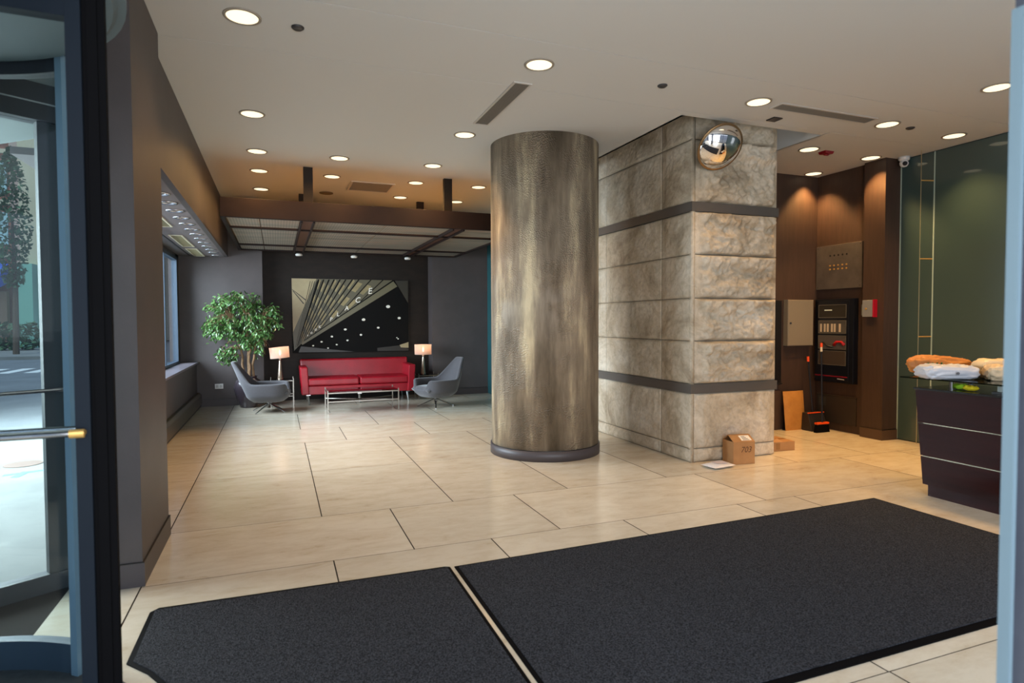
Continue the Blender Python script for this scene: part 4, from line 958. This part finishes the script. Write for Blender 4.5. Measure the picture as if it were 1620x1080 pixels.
for ch, u, v, s_ in (('E', 1010, 240, .165), ('C', 858, 350, .145), ('A', 722, 447, .115), ('L', 616, 522, .10), ('P', 533, 580, .095), ('K', 398, 672, .07), ('O', 352, 706, .055), ('O', 300, 745, .05), ('B', 258, 778, .045)):
    x, y, z = A(u, v, 9)
    text_part(ch, s_, inkw, art, Matrix.Translation((x, y, z)) @ Matrix.Rotation(PI / 2, 4, 'X') @ Matrix.Rotation(math.radians(8), 4, 'Z'), 'printed_letter', 0, .25, .002)
g = G(); apoly(g, [(82, 215), (90, 215), (245, 340), (238, 350)], 4); apoly(g, [(90, 232), (98, 230), (222, 385), (214, 395)], 4); g.make('printed_wires', inkd, art)

# outlet
t = thing('wall_outlet', 'white horizontal wall outlet plate on the back wall near the heater', 'outlet', (-.985, 12.05, .355))
g = G(); g.box(-.068, .068, -.008, 0, -.045, .045); g.make('cover_plate', whp, t, bevel=.003)
for x in (-.03, .03):
    g = G(); g.box(x - .02, x + .02, -.010, -.008, -.025, .025); g.make('socket', mat('socket_white', (190, 190, 188), .4), t)

# ------------------------------------------------------------------ revolving door
DR = .90
dr = thing('door_1', None, None, (DC[0], DC[1], 0), kind='structure')
drumg = glass('drum_glass', (.88, .94, .94), 0, 1.3)
a0, a1 = math.radians(52), math.radians(128)
for lo, hi in ((a0, a1), (a0 + PI, a1 + PI)):
    g = G(); g.arcwall(0, 0, DR - .02, DR + .03, 0, .128, lo, hi, 30); g.make('drum_rail', frame_blue, dr)
    g = G(); g.arcwall(0, 0, DR - .02, DR + .03, 2.54, 2.60, lo, hi, 30); g.make('drum_top_ring', frame_dk, dr)
    g = G(); n_ = 30; vs = []; 
    for k in range(n_ + 1):
        a = lo + (hi - lo) * k / n_
        for z in (.128, 2.54): vs.append((DR * math.cos(a), DR * math.sin(a), z))
    g.add(vs, [(2 * k, 2 * k + 2, 2 * k + 3, 2 * k + 1) for k in range(n_)]); g.make('curved_glass', drumg, dr, smooth=True)
    for a in (lo, hi):
        M = Matrix.Rotation(a, 4, 'Z'); g = G(); g.box(DR - .03, DR + .04, -.018, .018, 0, 2.6, M=M); g.make('drum_post', mat('post_blue', (112, 140, 158), .35, .2), dr)
g = G(); g.lathe([(0, 2.585), (.86, 2.585), (.875, 2.60), (.90, 2.60), (.90, 3.10), (0, 3.10)], 64); g.make('drum_canopy', mat('drum_head', (92, 106, 110), .5), dr)
g = G(); g.lathe([(.0, .003), (DR + .03, .003), (DR + .03, 0)], 64); g.make('drum_mat', mat('drum_mat_grey', (62, 66, 68), .9, noise_=20, col2=(50, 54, 56)), dr)
g = G(); g.tube([(0, 0, 0), (0, 0, 2.585)], .035, 16); g.make('centre_shaft', frame_dk, dr)
wingg = glass('wing_glass', (.92, .96, .97), 0, 1.3)
for q in range(4):
    M = Matrix.Rotation(math.radians(1.5 + 90 * q), 4, 'Z')
    if q == 0:
        g = G(); g.box(.035, .78, -.006, .006, .10, 2.48, M=M)
    else:
        g = G(); g.box(.035, .78, -.006, .006, .10, 2.48, M=M)
    wg = g.make('wing_glass_panel', wingg, dr)
    g = G(); g.box(.745, .787, -.03, .03, .012, 2.56, M=M); g.box(.035, .745, -.025, .025, .012, .10, M=M); g.box(.035, .745, -.025, .025, 2.475, 2.56, M=M); g.make('wing_frame', mat('wing_slate', (20, 28, 37), .6, .0, spec=.12), wg)
    g = G(); g.box(.787, .85, -.014, .014, .006, 2.565, M=M); g.box(.80, .83, -.022, .022, .006, 2.565, M=M); g.make('rubber_seal', rubber, wg)
    for sy in (-1, 1):
        g = G(); g.tube([M @ Vector((.07, .055 * sy, 1.145)), M @ Vector((.765, .055 * sy, 1.145))], .010, 12); g.make('push_bar', chrome, wg)
        g = G(); g.tube([M @ Vector((.735, .055 * sy, 1.145)), M @ Vector((.775, .055 * sy, 1.145))], .014, 12); g.tube([M @ Vector((.765, .0, 1.145)), M @ Vector((.765, .06 * sy, 1.145))], .011, 12); g.make('bar_bracket', brass, wg)

# storefront glazing behind the revolving door
s0, s1 = Vector((-1.95, 3.62, 0)), Vector((-1.02, 4.20, 0)); dv = (s1 - s0); Ls = dv.length; ang = math.atan2(dv.y, dv.x)
w3 = thing('window_3', None, None, s0, ang, kind='structure')
g = G(); g.box(0, Ls, -.03, .05, 0, .10); g.make('base_rail', frame_dk, w3)
g = G(); g.box(0, Ls, -.05, .06, 2.60, 2.80); g.make('header_beam', frame_dk, w3)
g = G(); g.box(0, Ls, -.052, -.05, 2.69, 2.698); g.make('header_line', mat('alu_line', (150, 156, 156), .4, .5), w3)
g = G(); g.box(0, Ls, -.02, .03, 2.80, CZ); g.make('transom_panel', mat('transom_grey', (120, 128, 126), .5), w3)
for x in (.0, .865):
    g = G(); g.box(x, x + .09, -.02, .03, .10, 2.60); g.make('mullion', mat('mullion_grey', (40, 45, 47), .6, 0, spec=.2), w3)
g = G(); g.box(.085, Ls, 0, .008, .10, 2.60); g.make('storefront_pane', glass('clear_glass', (.9, .96, .96), 0, 1.45), w3)
g = G(); g.tube([(.1, -.07, 1.13), (Ls - .05, -.07, 1.13)], .011, 10); g.make('guard_bar', chrome, w3)
# doorway the viewer stands in: right jamb
d2 = thing('door_2', None, None, (1.385, .5, 0), kind='structure')
g = G(); g.box(0, .25, -.9, .29, 0, CZ); g.make('jamb', mat('slate_jamb', (70, 74, 86), .5, noise_=6, col2=(62, 66, 78)), d2)
g = G(); g.box(-.012, .0, .268, .29, 0, 2.115); g.make('pale_edge_strip', mat('pale_aluminium', (112, 134, 146), .5), d2)
# street front behind the viewer
g = G(); g.box(-2.45, -1.97, 3.4, 3.62, 0, CZ); g.box(-2.5, -2.4, -1.5, -1.3, 0, CZ); g.box(7.2, 7.4, -1.6, -1.5, 0, CZ); struct(g.make('wall_front', wallp))
w4 = thing('window_4', None, None, (0, -1.5, 0), kind='structure')
g = G(); g.box(-2.45, 7.26, -.04, .04, 3.2, CZ); g.box(-2.45, 7.26, -.04, .04, 0, .12)
for x in (-2.45, -.5, 1.4, 3.3, 5.2, 7.2): g.box(x, x + .07, -.04, .04, .12, 3.2)
g.make('storefront_frame', frame_dk, w4)

# ------------------------------------------------------------------ building mass above, street outside
g = G(); g.box(-2.45, 9.5, -1.6, 4.3, CZ + .9, 14); g.box(-1.7, 9.5, 4.3, 13, 4.3, 14); g.box(7.33, 9.5, -1.6, 5.3, 0, 4.5); g.box(7.41, 9.5, 5.3, 13, 0, 4.5); g.box(-1.7, 7.4, 12.51, 13, 0, 4.5); g.box(5.31, 7.4, 6.71, 12.5, 0, 4.5)
struct(g.make('wall_upper_unseen', mat('facade_stone', (150, 140, 124), .8)))  # unseen building mass, added so its roof keeps sun off the lobby
conc = mat('grey_concrete', (138, 138, 134), .9, noise_=1.2, col2=(122, 122, 119)); asph = mat('asphalt', (122, 125, 128), .9, noise_=.8, col2=(106, 109, 112))  # conc: lightly mottled grey, used for both sidewalks
g = G(); g.add([(-140, -60, -.13), (60, -60, -.13), (60, 160, -.13), (-140, 160, -.13)], [(0, 1, 2, 3)]); tag(g.make('ground', asph, None), None, None, None, 'structure')
g = G(); g.prism([(-2.6, -6), (9.5, -6), (9.5, -1.6), (-2.0, -1.5), (-2.46, 3.6), (-1.3, 4.15), (-1.45, 5.6), (-1.72, 6.3), (-1.72, 9.6), (-3.6, 9.9), (-5.5, 8.5), (-6, 3)], -.13, -.006); tag(g.make('sidewalk', conc, None), None, None, None, 'structure')
g = G(); g.prism([(-40, 33), (-9, 33), (-9, 60), (-40, 60)], -.13, .02); tag(g.make('far_sidewalk', conc, None), None, None, None, 'structure')
g = G(); g.prism([(-1.90, 3.76), (-1.10, 4.26), (-1.47, 5.5), (-1.55, 5.72), (-1.84, 6.09), (-2.14, 6.35), (-2.6, 6.6), (-3.5, 6.8), (-5, 6.4), (-5.4, 4.5), (-4.6, 3.76)], 3.0, 3.35)
tag(g.make('entrance_awning', mat('soffit_grey', (100, 110, 108), .6), None), 'curved grey entrance overhang outside the revolving door', 'canopy')
wpaint = mat('road_paint', (230, 230, 226), .8)
g = G()
for k in range(16):
    x = -16 + k * .75; g.add([(x, 24.2, -.125), (x + .38, 24.2, -.125), (x + .38, 26.6, -.125), (x, 26.6, -.125)], [(0, 1, 2, 3)])
tag(g.make('crosswalk', wpaint, None), 'white striped crosswalk across the street outside', 'crosswalk')
brick = mat('red_brick', (170, 112, 92), .85, noise_=3, col2=(150, 96, 78)); beige = mat('beige_masonry', (214, 200, 168), .85); pink = mat('pink_masonry', (200, 172, 156), .85)
winm = mat('far_glass', (170, 205, 205), .15); tanm = mat('tan_masonry', (176, 158, 130), .85)
b1 = thing('brick_building', 'red brick building with pale windows across the street, far left', 'building', (-17.5, 45, 0))
g = G(); g.box(-8, 2.75, 0, 10, 0, 24); g.make('wall', brick, b1)
for zc in (6.2, 9.2, 12.2, 15.2):
    for xc in (-4.0, -1.0, .6, 2.1):
        g = G(); g.box(xc - .5, xc + .5, -.08, 0, zc, zc + 1.9); g.make('window', winm, b1)
for zc in (5.4, 8.6, 11.6, 14.6):
    g = G(); g.box(-8, 2.75, -.12, 0, zc, zc + .25); g.make('ledge', beige, b1)
b2 = thing('beige_building', 'tall pale beige building across the street behind the street tree', 'building', (-14.0, 45, 0))
g = G(); g.box(-.74, -.3, -.1, 10, 0, 24); g.make('pink_wall', pink, b2)
g = G(); g.box(-.3, .75, -.2, 10, 0, 24); g.make('wall', beige, b2)
g = G(); g.box(.75, 1.05, 0, 10, 0, 20); g.make('brick_edge', brick, b2)
b3 = thing('tan_building', 'lower tan building farther down the street', 'building', (-12.3, 55, 0))
g = G(); g.box(-1.9, 3.5, 1, 10, 0, 9.8); g.make('wall', tanm, b3)
g = G(); g.box(-1, -.2, .9, 1, 6, 8.2); g.make('window', winm, b3)
t = thing('blue_awning', 'bright blue shop awning on the brick building', 'awning', (-17.5, 44.85, 0))
bl = mat('awning_blue', (30, 92, 210), .6)
g = G(); g.add([(-6, 0, 5.1), (2.6, 0, 5.1), (2.6, -2.0, 3.9), (-6, -2.0, 3.9), (2.6, -2.0, 3.4), (-6, -2.0, 3.4)], [(3, 2, 1, 0), (5, 4, 2, 3)]); g.make('awning_cloth', bl, t)
g = G(); g.add([(2.6, 0, 5.1), (2.6, -2, 3.9), (2.6, -2, 3.4), (2.6, 0, 3.9)], [(0, 1, 2, 3)]); g.make('awning_side', bl, t)
t = thing('shopfront', 'dark glazed shopfront with pillars beneath the blue awning', 'shopfront', (-17.5, 44.84, 0))
g = G(); g.box(-6, 2.3, -.05, .0, .3, 3.38); g.make('glazing', mat('shop_glass', (60, 66, 70), .2), t)
for x in (-3.6, -.4, 2.15):
    g = G(); g.box(x, x + .45, -.4, 0, 0, 3.38); g.make('brick_pillar', mat('pillar_brick', (180, 140, 112), .8), t)
g = G(); g.box(3.2, 4.1, -1.2, 0, 0, 5.0); tag(g.make('green_pillar', mat('copper_green', (130, 190, 170), .6), None, loc=(-17.5, 44.9, 0)), 'pale copper-green pillar right of the blue awning', 'pillar')
lm2 = mat('street_leaf', (84, 122, 84), .7, noise_=3, col2=(50, 86, 56)); tb = mat('street_bark', (90, 76, 62), .9)
def street_tree(label, x, y, h0, hh, w):
    t = thing('street_tree', label, 'tree', (x, y, 0), group='trees along the street')
    g = G(); g.tube([(0, 0, 0), (.05, 0, h0), (0, 0, h0 + hh * .5)], [.14, .11, .05], 8); g.make('trunk', tb, t)
    g = G(); vs, fs = [], []; r2_ = random.Random(int(x * 100))
    for k in range(1500):
        zz = r2_.random(); rr = w * math.sin(PI * min(1, zz * .9 + .08)) ** .7 * math.sqrt(r2_.random()); a = r2_.uniform(0, 2 * PI)
        c = Vector((rr * math.cos(a), rr * math.sin(a), h0 + zz * hh)); s = r2_.uniform(.08, .17); o_ = len(vs)
        u = Vector((r2_.gauss(0, 1), r2_.gauss(0, 1), r2_.gauss(0, 1))).normalized(); v = u.cross(Vector((0.3, .2, 1))).normalized()
        vs += [c - u * s, c + v * s * .6, c + u * s, c - v * s * .6]; fs.append((o_, o_ + 1, o_ + 2, o_ + 3))
    g.add(vs, fs); g.make('foliage', lm2, t)
street_tree('slim green street tree in front of the beige building', -11.6, 35.5, 3.2, 6.6, .75)
street_tree('green street tree seen just right of the storefront mullion', -11.9, 44.0, 2.4, 5.4, .85)
g = G(); vs, fs = [], []; r2_ = random.Random(3)
for k in range(900):
    c = Vector((r2_.uniform(-18.5, -12.4), 41 + r2_.uniform(-.7, .7), r2_.uniform(.05, 1.5))); s = .22; o_ = len(vs); u = Vector((r2_.gauss(0, 1), r2_.gauss(0, 1), r2_.gauss(0, 1))).normalized(); v = u.cross(Vector((.3, .2, 1))).normalized()
    vs += [c - u * s, c + v * s * .6, c + u * s, c - v * s * .6]; fs.append((o_, o_ + 1, o_ + 2, o_ + 3))
g.add(vs, fs); tag(g.make('hedge', lm2, None), 'low green planting along the far sidewalk', 'hedge')
t = thing('red_post', 'dark red street post on the sidewalk outside the glass', 'post', (-1.93, 6.9, -.006))
g = G(); g.tube([(0, 0, 0), (0, 0, .62)], .035, 12); g.make('shaft', mat('post_red', (150, 60, 58), .5), t)
g = G(); g.lathe([(.05, .40), (.05, .46)], 14); g.make('collar', chrome, t)
g = G(); g.lathe([(0, .66), (.03, .65), (.045, .62), (.035, .60)], 14); g.make('cap', dark, t)
def manhole(label, x, y, r, z): 
    g = G(); g.lathe([(0, .004), (r, .004), (r, 0)], 28); tag(g.make('manhole_cover', mat('rusty_iron', (120, 96, 86), .8), None, loc=(x, y, z)), label, 'manhole cover', 'round covers in the pavement')
manhole('round rusty cover in the sidewalk with blue paint beside it', -2.55, 7.9, .17, -.005)
manhole('small round cover in the roadway farther from the glass', -5.2, 13.8, .25, -.129)
g = G(); g.add([(-2.55, 7.35, -.004), (-2.2, 7.5, -.004), (-2.2, 7.55, -.004), (-2.55, 7.42, -.004)], [(0, 1, 2, 3)]); g.add([(-2.45, 7.25, -.0035), (-2.38, 7.25, -.0035), (-2.36, 7.5, -.0035), (-2.43, 7.5, -.0035)], [(0, 1, 2, 3)]); tag(g.make('paint_mark', mat('utility_blue', (90, 160, 230), .7), None), 'sprayed blue utility mark on the sidewalk', 'paint mark')
